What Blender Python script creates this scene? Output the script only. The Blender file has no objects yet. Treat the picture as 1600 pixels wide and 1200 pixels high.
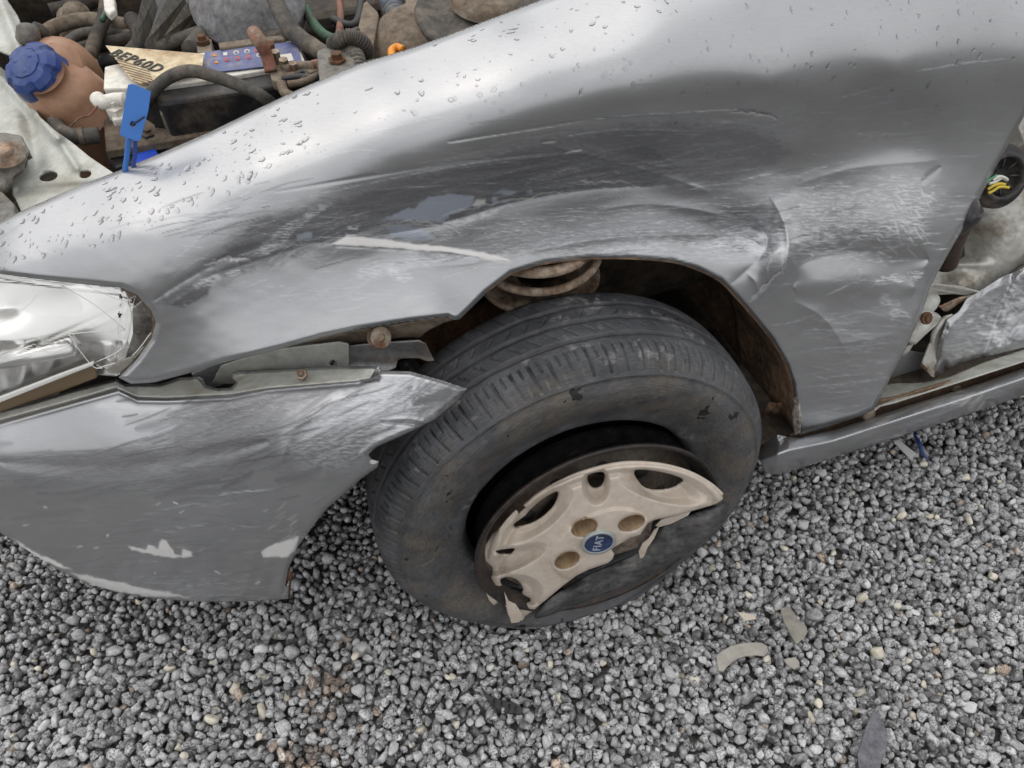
import bpy, math, random
import numpy as np
from mathutils import Vector, Matrix
rng = np.random.default_rng(7); random.seed(7)
S = bpy.context.scene
COL = S.collection
# ------------------------------------------------------------------ camera
PITCH, YAW, HCAM, FPX = math.radians(50), math.radians(20), 1.2, 1200.0
CP = np.array([0, 0, HCAM])
FW = np.array([math.sin(YAW)*math.cos(PITCH), math.cos(YAW)*math.cos(PITCH), -math.sin(PITCH)])
RT = np.array([math.cos(YAW), -math.sin(YAW), 0.0])
UP = np.cross(RT, FW)
cam = bpy.data.cameras.new('camera'); co = bpy.data.objects.new('camera', cam); COL.objects.link(co)
co.location = CP
co.rotation_euler = Matrix((RT, UP, -FW)).transposed().to_euler()
cam.sensor_width = 36; cam.lens = 27; cam.clip_start = .02; cam.clip_end = 500
S.camera = co
# ------------------------------------------------------------------ light
SUN_EL, SUN_AZ = math.radians(62), math.radians(-25)     # azimuth measured from +Y towards +X
W = bpy.data.worlds.new('World'); S.world = W; W.use_nodes = True
wn, wl = W.node_tree.nodes, W.node_tree.links
bg = wn['Background']; bg.inputs['Strength'].default_value = .15
sky = wn.new('ShaderNodeTexSky'); sky.sky_type = 'NISHITA'; sky.sun_disc = False
sky.sun_elevation = SUN_EL; sky.sun_rotation = SUN_AZ; sky.dust_density = 4; sky.ozone_density = 1
tc = wn.new('ShaderNodeTexCoord'); nz = wn.new('ShaderNodeTexNoise'); nz.inputs['Scale'].default_value = 2.2
nz.inputs['Detail'].default_value = 5
wl.new(tc.outputs['Generated'], nz.inputs['Vector'])
cr = wn.new('ShaderNodeValToRGB'); cr.color_ramp.elements[0].position = .3; cr.color_ramp.elements[1].position = .72
cr.color_ramp.elements[0].color = (4.75, 4.75, 4.75, 1); cr.color_ramp.elements[1].color = (7.7, 7.55, 7.35, 1)
wl.new(nz.outputs['Fac'], cr.inputs['Fac'])
sx_ = wn.new('ShaderNodeSeparateXYZ'); wl.new(tc.outputs['Generated'], sx_.inputs[0])     # overcast: zenith brighter than horizon
gm = wn.new('ShaderNodeMapRange'); gm.inputs[1].default_value = 0; gm.inputs[2].default_value = 1; gm.inputs[3].default_value = .62; gm.inputs[4].default_value = 1.02; wl.new(sx_.outputs['Z'], gm.inputs[0])
cm = wn.new('ShaderNodeVectorMath'); cm.operation = 'SCALE'; wl.new(cr.outputs[0], cm.inputs[0]); wl.new(gm.outputs[0], cm.inputs['Scale'])
mx = wn.new('ShaderNodeMix'); mx.data_type = 'RGBA'; mx.inputs[0].default_value = .88
wl.new(sky.outputs[0], mx.inputs[6]); wl.new(cm.outputs[0], mx.inputs[7]); wl.new(mx.outputs[2], bg.inputs['Color'])
sun = bpy.data.lights.new('sun', 'SUN'); sun.energy = .6; sun.angle = math.radians(80); sun.color = (1, .97, .93)
so = bpy.data.objects.new('sun', sun); COL.objects.link(so)
sd = Vector((math.sin(SUN_AZ)*math.cos(SUN_EL), math.cos(SUN_AZ)*math.cos(SUN_EL), math.sin(SUN_EL)))
so.rotation_euler = sd.to_track_quat('Z', 'Y').to_euler(); so.location = (0, 0, 5)
S.view_settings.view_transform = 'Standard'; S.view_settings.look = 'None'
S.view_settings.exposure = 0.56; S.view_settings.gamma = 1
# ------------------------------------------------------------------ pixel -> place
def rays(px, py):
    px = np.asarray(px, float)[..., None]; py = np.asarray(py, float)[..., None]
    return FW + (px-800)/FPX*RT - (py-600)/FPX*UP
def atY(px, py, y):
    d = rays(px, py); return CP + d*(np.asarray(y)/d[..., 1])[..., None]
def atZ(px, py, z):
    d = rays(px, py); return CP + d*((np.asarray(z)-HCAM)/d[..., 2])[..., None]
# ------------------------------------------------------------------ noise (numpy)
def vnoise(x, y, seed=0):
    r = np.random.default_rng(seed); T = r.random((256, 256))
    xi = np.floor(x).astype(int); yi = np.floor(y).astype(int); fx = x-xi; fy = y-yi
    fx = fx*fx*(3-2*fx); fy = fy*fy*(3-2*fy)
    g = lambda a, b: T[a % 256, b % 256]
    return (g(xi, yi)*(1-fx)+g(xi+1, yi)*fx)*(1-fy)+(g(xi, yi+1)*(1-fx)+g(xi+1, yi+1)*fx)*fy
def fbm(x, y, seed=0, o=4):
    s = 0; a = .5; t = 0
    for k in range(o): s = s+a*vnoise(x*2**k, y*2**k, seed+k); t += a; a *= .5
    return s/t
# ------------------------------------------------------------------ objects
def empty(name, loc, parent=None, **k):
    o = bpy.data.objects.new(name, None); o.location = loc; o.empty_display_size = .05
    place(o, parent, **k); ORIG[o.name] = Vector(loc); return o
ORIG = {}
def place(o, parent=None, kind=None, label=None, cat=None, group=None):
    COL.objects.link(o)
    if parent is not None:
        o.parent = parent
        o.matrix_parent_inverse = Matrix.Translation(-ORIG.get(parent.name, Vector((0, 0, 0))))
    for a, b in (('kind', kind), ('label', label), ('category', cat), ('group', group)):
        if b: o[a] = b
    return o
def mesh(name, V, Fc, m, parent=None, smooth=True, solid=0, bevel=0, subsurf=0, **k):
    me = bpy.data.meshes.new(name)
    V = np.asarray(V, float)
    if isinstance(Fc, np.ndarray):
        n = Fc.shape[1]
        me.vertices.add(len(V)); me.vertices.foreach_set('co', V.ravel())
        me.loops.add(Fc.size); me.loops.foreach_set('vertex_index', Fc.ravel().astype(np.int32))
        me.polygons.add(len(Fc)); me.polygons.foreach_set('loop_start', np.arange(0, Fc.size, n, dtype=np.int32))
        me.polygons.foreach_set('loop_total', np.full(len(Fc), n, np.int32))
        me.update(calc_edges=True)
    else:
        me.from_pydata([tuple(v) for v in V], [], [tuple(int(i) for i in q) for q in Fc])
    me.validate()
    if smooth: me.polygons.foreach_set('use_smooth', [True]*len(me.polygons))
    me.materials.append(m)
    o = bpy.data.objects.new(name, me); place(o, parent, **k)
    if solid:
        s = o.modifiers.new('solid', 'SOLIDIFY'); s.thickness = abs(solid); s.offset = -1 if solid > 0 else 1
    if bevel:
        b = o.modifiers.new('bevel', 'BEVEL'); b.width = bevel; b.segments = 2; b.limit_method = 'ANGLE'; b.angle_limit = math.radians(35)
    if subsurf:
        b = o.modifiers.new('sub', 'SUBSURF'); b.levels = b.render_levels = subsurf
    return o
def join(parts):
    V = []; Fc = []; n = 0
    for v, f in parts:
        V.append(np.asarray(v, float)); Fc += [[int(i)+n for i in q] for q in f]; n += len(v)
    return np.concatenate(V), Fc
def spline(P, n=8, closed=False):
    P = np.asarray(P, float); m = len(P); out = []
    rngm = m if closed else m-1
    for i in range(rngm):
        g = lambda k: P[k % m] if closed else P[min(max(k, 0), m-1)]
        a, b, c, d = g(i-1), g(i), g(i+1), g(i+2)
        for t in np.arange(n)/n:
            out.append(.5*((2*b)+(-a+c)*t+(2*a-5*b+4*c-d)*t*t+(-a+3*b-3*c+d)*t**3))
    if not closed: out.append(P[-1])
    return np.array(out)
def frame(ax):
    a = Vector(ax).normalized(); h = Vector((0, 0, 1)) if abs(a.z) < .9 else Vector((1, 0, 0))
    u = a.cross(h).normalized(); v = a.cross(u).normalized()
    return np.array(a), np.array(u), np.array(v)
def tube_g(P, r, seg=12, n=6, rib=0, ribn=0, cap=True):
    """swept tube through points P; r number or per-point list; rib = corrugation depth"""
    P = np.asarray(P, float); rr = np.full(len(P), r, float) if np.isscalar(r) else np.asarray(r, float)
    if ribn: n = max(n, int(ribn*6/(len(P)-1))+1)
    Q = spline(np.c_[P, rr], n); C = Q[:, :3]; R = Q[:, 3].copy()
    if ribn: R = R*(1+rib*np.where(np.sin(np.linspace(0, ribn*2*math.pi, len(R))) > 0, 1, -1))
    T = np.gradient(C, axis=0); T /= np.linalg.norm(T, axis=1)[:, None]+1e-12
    u = frame(T[0])[1]; V = []
    for i in range(len(C)):
        u = u-T[i]*(u@T[i]); u /= np.linalg.norm(u)+1e-12; w = np.cross(T[i], u)
        a = np.arange(seg)*2*math.pi/seg
        V.append(C[i]+R[i]*(np.cos(a)[:, None]*u+np.sin(a)[:, None]*w))
    V = np.concatenate(V); m = len(C); Fc = []
    for i in range(m-1):
        for j in range(seg):
            Fc.append([i*seg+j, i*seg+(j+1) % seg, (i+1)*seg+(j+1) % seg, (i+1)*seg+j])
    if cap: Fc.append(list(range(seg))[::-1]); Fc.append([(m-1)*seg+j for j in range(seg)])
    return V, Fc
def lathe_g(c, ax, prof, seg=48, fn=None):
    """prof: (distance along axis, radius)"""
    a, u, v = frame(ax); c = np.asarray(c, float); V = []; Fc = []
    th = np.arange(seg)*2*math.pi/seg
    for (h, r) in prof:
        rr = r*(fn(th, h) if fn else np.ones(seg))
        V.append(c+a*h+rr[:, None]*(np.cos(th)[:, None]*u+np.sin(th)[:, None]*v))
    V = np.concatenate(V)
    for i in range(len(prof)-1):
        for j in range(seg):
            Fc.append([i*seg+j, (i+1)*seg+j, (i+1)*seg+(j+1) % seg, i*seg+(j+1) % seg])
    if prof[-1][1] > 1e-5: Fc.append([(len(prof)-1)*seg+j for j in range(seg)])
    if prof[0][1] > 1e-5: Fc.append([j for j in range(seg)][::-1])
    return V, Fc
def prism_g(P, d):
    P = np.asarray(P, float); n = len(P); V = np.concatenate([P, P+np.asarray(d)])
    Fc = [list(range(n)), [n+i for i in range(n)][::-1]]+[[i, n+i, n+(i+1) % n, (i+1) % n] for i in range(n)]
    return V, Fc
def zpoly(pts, z): return np.array([atZ(x, y, z) for x, y in pts])
def ypoly(pts, yy): return np.array([atY(x, y, yy) for x, y in pts])
# ------------------------------------------------------------------ traced sheets
def inside(P, x, y):
    r = np.zeros(x.shape, bool); n = len(P)
    for i in range(n):
        x1, y1 = P[i]; x2, y2 = P[(i+1) % n]
        if y1 == y2: continue
        c = ((y1 > y) != (y2 > y)) & (x < (x2-x1)*(y-y1)/(y2-y1)+x1); r ^= c
    return r
def nearest(P, x, y):
    bd = np.full(x.shape, 1e9); bx = x.copy(); by = y.copy(); n = len(P)
    for i in range(n):
        x1, y1 = P[i]; x2, y2 = P[(i+1) % n]; dx, dy = x2-x1, y2-y1; L = dx*dx+dy*dy+1e-12
        t = np.clip(((x-x1)*dx+(y-y1)*dy)/L, 0, 1); qx = x1+t*dx; qy = y1+t*dy
        d = np.hypot(x-qx, y-qy); k = d < bd
        bd[k] = d[k]; bx[k] = qx[k]; by[k] = qy[k]
    return bd, bx, by
def sheet_grid(outline, holes=(), step=3.0):
    """grid of the traced outline, its border cells cut exactly along the outline"""
    O = np.asarray(outline, float); x0, y0 = O.min(0)-step*1.37; x1, y1 = O.max(0)+step*1.41
    gx, gy = np.meshgrid(np.arange(x0, x1+step, step), np.arange(y0, y1+step, step))
    ins = inside(O, gx, gy); D, nx, ny = nearest(O, gx, gy)
    for h in holes:
        h = np.asarray(h, float); ins &= ~inside(h, gx, gy); d, hx, hy = nearest(h, gx, gy); k = d < D; D[k] = d[k]; nx[k] = hx[k]; ny[k] = hy[k]
    X, Yv = gx.copy(), gy.copy(); k = (D < .28*step); X[k] = nx[k]; Yv[k] = ny[k]
    sd = np.where(ins, D, -D); sd[k] = 0.0; good = ins | k; Dd = np.where(k, 0, D)
    cnt = good[:-1, :-1].astype(int)+good[:-1, 1:]+good[1:, 1:]+good[1:, :-1]
    allsnap = k[:-1, :-1] & k[:-1, 1:] & k[1:, 1:] & k[1:, :-1]
    H, Wd = gx.shape; I = np.arange(H*Wd).reshape(H, Wd); q = (cnt == 4) & ~allsnap
    A, B, C_, D_ = I[:-1, :-1][q], I[:-1, 1:][q], I[1:, 1:][q], I[1:, :-1][q]
    T = [np.c_[A, D_, C_], np.c_[A, C_, B]]; ex, ey = [], []; cache = {}; fx, fyv, fs = X.ravel(), Yv.ravel(), sd.ravel(); gd = good.ravel(); extra = []
    def cross(a, b):
        key = (a, b) if a < b else (b, a)
        if key not in cache:
            t = fs[a]/(fs[a]-fs[b]) if fs[a] != fs[b] else 0; cache[key] = H*Wd+len(ex)
            ex.append(fx[a]+(fx[b]-fx[a])*t); ey.append(fyv[a]+(fyv[b]-fyv[a])*t)
        return cache[key]
    for r, c in zip(*np.where((cnt > 0) & (cnt < 4))):
        cs = [I[r, c], I[r+1, c], I[r+1, c+1], I[r, c+1]]; poly = []
        for m in range(4):
            a, b = cs[m], cs[(m+1) % 4]
            if gd[a]: poly.append(a)
            if gd[a] != gd[b] and fs[a if gd[a] else b] > 0: poly.append(cross(a, b))
        if len(poly) >= 3:
            for m in range(1, len(poly)-1): extra.append((poly[0], poly[m], poly[m+1]))
    if extra: T.append(np.array(extra))
    T = np.concatenate(T); Xa = np.r_[fx, ex]; Ya = np.r_[fyv, ey]; Da = np.r_[Dd.ravel(), np.zeros(len(ex))]
    used = np.unique(T); rm = -np.ones(len(Xa), int); rm[used] = np.arange(len(used))
    return Xa[used], Ya[used], rm[T], Da[used]
class TPS:
    """smooth surface through control points (px, py, y of the car) ; returns y"""
    def __init__(s, ctl, lam=.002):
        c = np.array(ctl, float); s.c = c[:, :2]/400; n = len(c)
        K = s.k(s.c, s.c)+lam*np.eye(n); Pm = np.c_[np.ones(n), s.c]
        A = np.block([[K, Pm], [Pm.T, np.zeros((3, 3))]]); s.w = np.linalg.solve(A, np.r_[c[:, 2], 0, 0, 0])
    def k(s, a, b):
        r2 = ((a[:, None]-b[None])**2).sum(-1)+1e-12; return .5*r2*np.log(r2)
    def __call__(s, x, y):
        sh = np.shape(x); p = np.c_[np.ravel(x), np.ravel(y)]/400; o = []
        for i in range(0, len(p), 20000):
            q = p[i:i+20000]; o.append(s.k(q, s.c)@s.w[:-3]+np.c_[np.ones(len(q)), q]@s.w[-3:])
        return np.concatenate(o).reshape(sh)
def sheet(name, outline, yfn, m, parent, holes=(), step=3.0, solid=.0015, zf=False, attr=None, roll=0, rollpx=5, **k):
    px, py, T, D = sheet_grid(outline, holes, step)
    v = yfn(px, py)
    if roll: v = v+roll*np.exp(-(D/rollpx)**2)
    V = atZ(px, py, v) if zf else atY(px, py, v)
    o = mesh(name, V, T, m, parent, solid=solid, **k)
    me = o.data
    uv = me.uv_layers.new(name='UVMap'); li = np.zeros(len(me.loops), np.int32); me.loops.foreach_get('vertex_index', li)
    uv.data.foreach_set('uv', np.c_[px[li]/400, -py[li]/400].ravel())
    if attr is not None:
        a = me.color_attributes.new('marks', 'FLOAT_COLOR', 'POINT')
        a.data.foreach_set('color', attr(px, py).astype(np.float32).ravel())
    return o
# ------------------------------------------------------------------ materials
def mat(name, col, rough=.5, metal=0, col2=None, scale=20, lo=.4, hi=.65, bump=0, bscale=None, spec=.5, coat=0, trans=0, ior=1.45,
        r2=None, alpha=1, speck=None, speckscale=200, det=6, dirt=.55):
    M = bpy.data.materials.new(name); M.use_nodes = True; n, l = M.node_tree.nodes, M.node_tree.links
    b = n['Principled BSDF']; b.inputs['Base Color'].default_value = (*col, 1); b.inputs['Roughness'].default_value = rough
    b.inputs['Metallic'].default_value = metal; b.inputs['Specular IOR Level'].default_value = spec; b.inputs['IOR'].default_value = ior
    b.inputs['Coat Weight'].default_value = coat; b.inputs['Coat Roughness'].default_value = .08
    b.inputs['Transmission Weight'].default_value = trans; b.inputs['Alpha'].default_value = alpha
    t = n.new('ShaderNodeTexCoord')
    last = None
    if col2 is not None:
        z = n.new('ShaderNodeTexNoise'); z.inputs['Scale'].default_value = scale; z.inputs['Detail'].default_value = det; z.inputs['Roughness'].default_value = .65
        l.new(t.outputs['Object'], z.inputs['Vector'])
        mr = n.new('ShaderNodeMapRange'); mr.inputs[1].default_value = lo; mr.inputs[2].default_value = hi; l.new(z.outputs['Fac'], mr.inputs[0])
        x = n.new('ShaderNodeMix'); x.data_type = 'RGBA'; x.inputs[6].default_value = (*col, 1); x.inputs[7].default_value = (*col2, 1)
        l.new(mr.outputs[0], x.inputs[0]); last = x.outputs[2]
        if r2 is not None:
            y = n.new('ShaderNodeMix'); y.inputs[2].default_value = rough; y.inputs[3].default_value = r2
            l.new(mr.outputs[0], y.inputs[0]); l.new(y.outputs[0], b.inputs['Roughness'])
    if speck is not None:
        z = n.new('ShaderNodeTexNoise'); z.inputs['Scale'].default_value = speckscale; z.inputs['Detail'].default_value = 3
        l.new(t.outputs['Object'], z.inputs['Vector'])
        mr = n.new('ShaderNodeMapRange'); mr.inputs[1].default_value = .56; mr.inputs[2].default_value = .68; l.new(z.outputs['Fac'], mr.inputs[0])
        x = n.new('ShaderNodeMix'); x.data_type = 'RGBA'; x.inputs[7].default_value = (*speck, 1)
        if last: l.new(last, x.inputs[6])
        else: x.inputs[6].default_value = (*col, 1)
        l.new(mr.outputs[0], x.inputs[0]); last = x.outputs[2]
    if trans == 0 and metal < .85 and col2 is not None:
        z = n.new('ShaderNodeTexNoise'); z.inputs['Scale'].default_value = 75; z.inputs['Detail'].default_value = 9; z.inputs['Roughness'].default_value = .75
        l.new(t.outputs['Object'], z.inputs['Vector'])
        mr = n.new('ShaderNodeMapRange'); mr.inputs[1].default_value = .36; mr.inputs[2].default_value = .60; mr.inputs[3].default_value = 1-dirt; mr.inputs[4].default_value = 1.08; l.new(z.outputs['Fac'], mr.inputs[0])
        x = n.new('ShaderNodeVectorMath'); x.operation = 'SCALE'; l.new(last, x.inputs[0]); l.new(mr.outputs[0], x.inputs['Scale']); last = x.outputs[0]
    if last: l.new(last, b.inputs['Base Color'])
    if bump:
        z = n.new('ShaderNodeTexNoise'); z.inputs['Scale'].default_value = bscale or scale*3; z.inputs['Detail'].default_value = 5
        l.new(t.outputs['Object'], z.inputs['Vector'])
        bp = n.new('ShaderNodeBump'); bp.inputs['Strength'].default_value = 1; bp.inputs['Distance'].default_value = bump
        l.new(z.outputs['Fac'], bp.inputs['Height']); l.new(bp.outputs[0], b.inputs['Normal'])
    return M
def paint_mat(name, base):
    """silver paint; marks attribute: R bare white, G dark rub and painted reflection, B primer, A pale scuff and painted sheen"""
    M = bpy.data.materials.new(name); M.use_nodes = True; n, l = M.node_tree.nodes, M.node_tree.links
    b = n['Principled BSDF']
    at = n.new('ShaderNodeAttribute'); at.attribute_name = 'marks'
    sp = n.new('ShaderNodeSeparateColor'); l.new(at.outputs['Color'], sp.inputs[0])
    tcn = n.new('ShaderNodeTexCoord')
    # fine rub grain stretched along the car's side
    mp = n.new('ShaderNodeMapping'); mp.inputs['Scale'].default_value = (9, 42, 1); mp.inputs['Rotation'].default_value = (0, 0, math.radians(-8))
    l.new(tcn.outputs['UV'], mp.inputs['Vector'])
    gr = n.new('ShaderNodeTexNoise'); gr.inputs['Scale'].default_value = 3; gr.inputs['Detail'].default_value = 7; gr.inputs['Roughness'].default_value = .7
    l.new(mp.outputs[0], gr.inputs['Vector'])
    def mul(a, c, lo=.3, hi=.7):
        mr = n.new('ShaderNodeMapRange'); mr.inputs[1].default_value = lo; mr.inputs[2].default_value = hi; l.new(c, mr.inputs[0])
        mm = n.new('ShaderNodeMath'); mm.operation = 'MULTIPLY'; l.new(a, mm.inputs[0]); l.new(mr.outputs[0], mm.inputs[1]); return mm.outputs[0]
    def mix(fac, a, c):
        x = n.new('ShaderNodeMix'); x.data_type = 'RGBA'; l.new(fac, x.inputs[0])
        if isinstance(a, tuple): x.inputs[6].default_value = (*a, 1)
        else: l.new(a, x.inputs[6])
        x.inputs[7].default_value = (*c, 1); return x.outputs[2]
    # dust film
    dn = n.new('ShaderNodeTexNoise'); dn.inputs['Scale'].default_value = 9; dn.inputs['Detail'].default_value = 8; l.new(tcn.outputs['Object'], dn.inputs['Vector'])
    dm = n.new('ShaderNodeMapRange'); dm.inputs[1].default_value = .45; dm.inputs[2].default_value = .75; dm.inputs[4].default_value = .35; l.new(dn.outputs['Fac'], dm.inputs[0])
    c = mix(dm.outputs[0], base, tuple(x*.72 for x in base))
    fl = n.new('ShaderNodeTexNoise'); fl.inputs['Scale'].default_value = 1500; fl.inputs['Detail'].default_value = 1; l.new(tcn.outputs['Object'], fl.inputs['Vector'])
    fm = n.new('ShaderNodeMapRange'); fm.inputs[1].default_value = .3; fm.inputs[2].default_value = .8; fm.inputs[4].default_value = .16; l.new(fl.outputs['Fac'], fm.inputs[0])
    c = mix(fm.outputs[0], c, (.75, .76, .78))
    m2 = n.new('ShaderNodeMapping'); m2.inputs['Scale'].default_value = (3, 26, 1); m2.inputs['Rotation'].default_value = (0, 0, math.radians(-6)); l.new(tcn.outputs['UV'], m2.inputs['Vector'])
    g2 = n.new('ShaderNodeTexNoise'); g2.inputs['Scale'].default_value = 6; g2.inputs['Detail'].default_value = 9; g2.inputs['Roughness'].default_value = .78; l.new(m2.outputs[0], g2.inputs['Vector'])
    mm2 = n.new('ShaderNodeMapRange'); mm2.inputs[1].default_value = .42; mm2.inputs[2].default_value = .62; mm2.inputs[3].default_value = .955; mm2.inputs[4].default_value = 1.02; l.new(g2.outputs['Fac'], mm2.inputs[0])
    sc2 = n.new('ShaderNodeVectorMath'); sc2.operation = 'SCALE'; l.new(c, sc2.inputs[0]); l.new(mm2.outputs[0], sc2.inputs['Scale']); c = sc2.outputs[0]
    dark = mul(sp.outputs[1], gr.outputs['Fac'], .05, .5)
    pale = mul(at.outputs['Alpha'], gr.outputs['Fac'], .42, .60)
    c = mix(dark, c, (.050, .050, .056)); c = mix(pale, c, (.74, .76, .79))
    c = mix(sp.outputs[2], c, (.40, .44, .52)); c = mix(sp.outputs[0], c, (.80, .79, .77))
    l.new(c, b.inputs['Base Color'])
    # roughness and metal fall where the coat is gone
    ad = n.new('ShaderNodeMath'); ad.operation = 'ADD'; l.new(sp.outputs[0], ad.inputs[0]); l.new(pale, ad.inputs[1])
    ad2 = n.new('ShaderNodeMath'); ad2.operation = 'MULTIPLY_ADD'; l.new(dark, ad2.inputs[0]); ad2.inputs[1].default_value = .7; l.new(ad.outputs[0], ad2.inputs[2]); ad2.use_clamp = True
    mr = n.new('ShaderNodeMapRange'); mr.inputs[3].default_value = .78; mr.inputs[4].default_value = .1; l.new(ad2.outputs[0], mr.inputs[0]); l.new(mr.outputs[0], b.inputs['Metallic'])
    mr = n.new('ShaderNodeMapRange'); mr.inputs[3].default_value = .31; mr.inputs[4].default_value = .58; l.new(ad2.outputs[0], mr.inputs[0]); l.new(mr.outputs[0], b.inputs['Roughness'])
    mr = n.new('ShaderNodeMapRange'); mr.inputs[3].default_value = .55; mr.inputs[4].default_value = 0; l.new(ad2.outputs[0], mr.inputs[0]); l.new(mr.outputs[0], b.inputs['Coat Weight'])
    b.inputs['Coat Roughness'].default_value = .12
    bp = n.new('ShaderNodeBump'); bp.inputs['Distance'].default_value = .0006; bp.inputs['Strength'].default_value = .5
    hm = n.new('ShaderNodeMath'); hm.operation = 'MULTIPLY'; l.new(gr.outputs['Fac'], hm.inputs[0]); l.new(ad2.outputs[0], hm.inputs[1])
    l.new(hm.outputs[0], bp.inputs['Height']); l.new(bp.outputs[0], b.inputs['Normal'])
    return M
BASE = (.378, .386, .398)
M_paint = paint_mat('silver_paint', BASE)
M_sill = mat('silver_sill', (.42, .43, .42), .35, .7, (.33, .31, .26), 9, .5, .8, bump=.0006, bscale=40, coat=.4)
M_inner = mat('inner_pale_green_grey', (.44, .45, .415), .45, .1, (.22, .19, .13), 14, .5, .78, bump=.0005, bscale=60, dirt=0.16)
M_inner2 = mat('inner_beige', (.50, .49, .45), .35, .2, (.22, .17, .12), 16, .50, .68, bump=.0008, bscale=30, dirt=0.2)
M_galv = mat('galvanised', (.36, .37, .38), .4, .6, (.30, .20, .12), 25, .5, .72, bump=.0006, dirt=0.3)
M_rust = mat('rust', (.16, .075, .035), .85, 0, (.07, .045, .03), 35, .4, .65, bump=.002, bscale=120)
M_mud = mat('arch_mud', (.27, .165, .10), .9, 0, (.06, .04, .028), 22, .35, .65, bump=.004, bscale=70, speck=(.2, .12, .07), speckscale=120)
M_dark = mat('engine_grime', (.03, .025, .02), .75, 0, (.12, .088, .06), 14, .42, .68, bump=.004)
M_tan = mat('dusty_casting', (.22, .18, .135), .8, 0, (.14, .10, .07), 22, .4, .65, bump=.001)
M_rubber_dusty = mat('dusty_rubber', (.075, .07, .062), .75, 0, (.17, .14, .11), 30, .45, .7, bump=.0005)
M_blackpl = mat('black_plastic', (.025, .025, .027), .5, 0, (.11, .09, .07), 26, .5, .75, bump=.0004)
M_greypl = mat('dusty_grey_plastic', (.17, .165, .15), .65, 0, (.26, .23, .18), 28, .4, .7, bump=.0005, bscale=200)
M_blue = mat('blue_plastic', (.020, .048, .19), .5, 0, (.07, .10, .22), 45, .42, .75, bump=.0004, bscale=90, dirt=0.25)
M_tag = mat('tag_blue', (.035, .15, .46), .45)
M_tank = mat('tank_plastic', (.38, .22, .14), .35, 0, (.26, .14, .085), 16, .4, .7, r2=.6, dirt=0.15)
M_white = mat('white_plastic', (.68, .66, .60), .5, 0, (.42, .36, .27), 35, .5, .75, dirt=0.25)
M_sticker = mat('sticker_cream', (.62, .52, .34), .55, 0, (.34, .22, .11), 22, .45, .7, dirt=0.3)
M_bluesticker = mat('sticker_blue', (.10, .12, .25), .5, 0, (.30, .26, .24), 40, .5, .8, dirt=0.3)
M_ink = mat('black_ink', (.02, .02, .02), .6)
M_orange = mat('orange_plastic', (.75, .28, .03), .5)
M_green = mat('green_hose', (.03, .13, .07), .6, 0, (.1, .1, .07), 40)
M_red = mat('dusty_red_cable', (.24, .09, .06), .7, 0, (.22, .17, .12), 50, .4, .65)
M_bolt = mat('bolt_metal', (.35, .30, .24), .5, .6, (.2, .1, .05), 60, .4, .65)
M_chrome = mat('chrome', (.92, .92, .90), .30, .88)
M_glass = mat('clear_lens', (1, 1, 1), .05, 0, trans=1, ior=1.45)
M_water = mat('water', (1, 1, 1), 0.0, 0, trans=1, ior=1.33)
M_rimblack = mat('rim_black', (.010, .010, .011), .14, 0, (.05, .04, .035), 30, .6, .85, bump=.0002, bscale=300, coat=.3)
M_rimrust = mat('rim_edge', (.030, .026, .024), .45, .2, (.09, .05, .035), 40, .5, .75, bump=.0004)
M_disc = mat('rim_disc', (.14, .12, .10), .6, .1, (.20, .14, .10), 30, .45, .7, bump=.0006)
M_cover = mat('cover_beige', (.50, .435, .37), .42, 0, (.38, .31, .235), 14, .52, .8, bump=.0002, bscale=120, r2=.55, dirt=0.1)
M_coverin = mat('cover_pocket', (.40, .29, .18), .6, 0, (.22, .13, .06), 40, .4, .7, dirt=0.3)
M_emblem = mat('emblem_blue', (.020, .038, .11), .5, 0, (.05, .07, .13), 300, .5, .7)
M_emrim = mat('emblem_rim', (.35, .38, .37), .45, .4)
M_letter = mat('emblem_letter', (.42, .46, .50), .4, .3)
M_skin = mat('dented_inner_silver', (.58, .60, .62), .35, .4, (.42, .43, .44), 9, .5, .7, bump=.0008, bscale=22, coat=.3, dirt=0.12)
M_grey = mat('door_seal_dark', (.03, .03, .03), .7)
M_wire = [mat('wire_white', (.6, .6, .55), .5), mat('wire_yellow', (.6, .45, .05), .5), mat('wire_green', (.1, .3, .15), .5)]
M_shard = mat('frosted_shard', (.42, .40, .35), .25, 0, (.30, .28, .25), 60, trans=.25)
M_shardgrey = mat('grey_shard', (.12, .12, .14), .55, 0, (.17, .17, .19), 90, bump=.0003, bscale=500)
M_beigeplate = mat('plate_grey_beige', (.27, .26, .22), .6, 0, (.15, .10, .07), 20, .45, .7)
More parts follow.
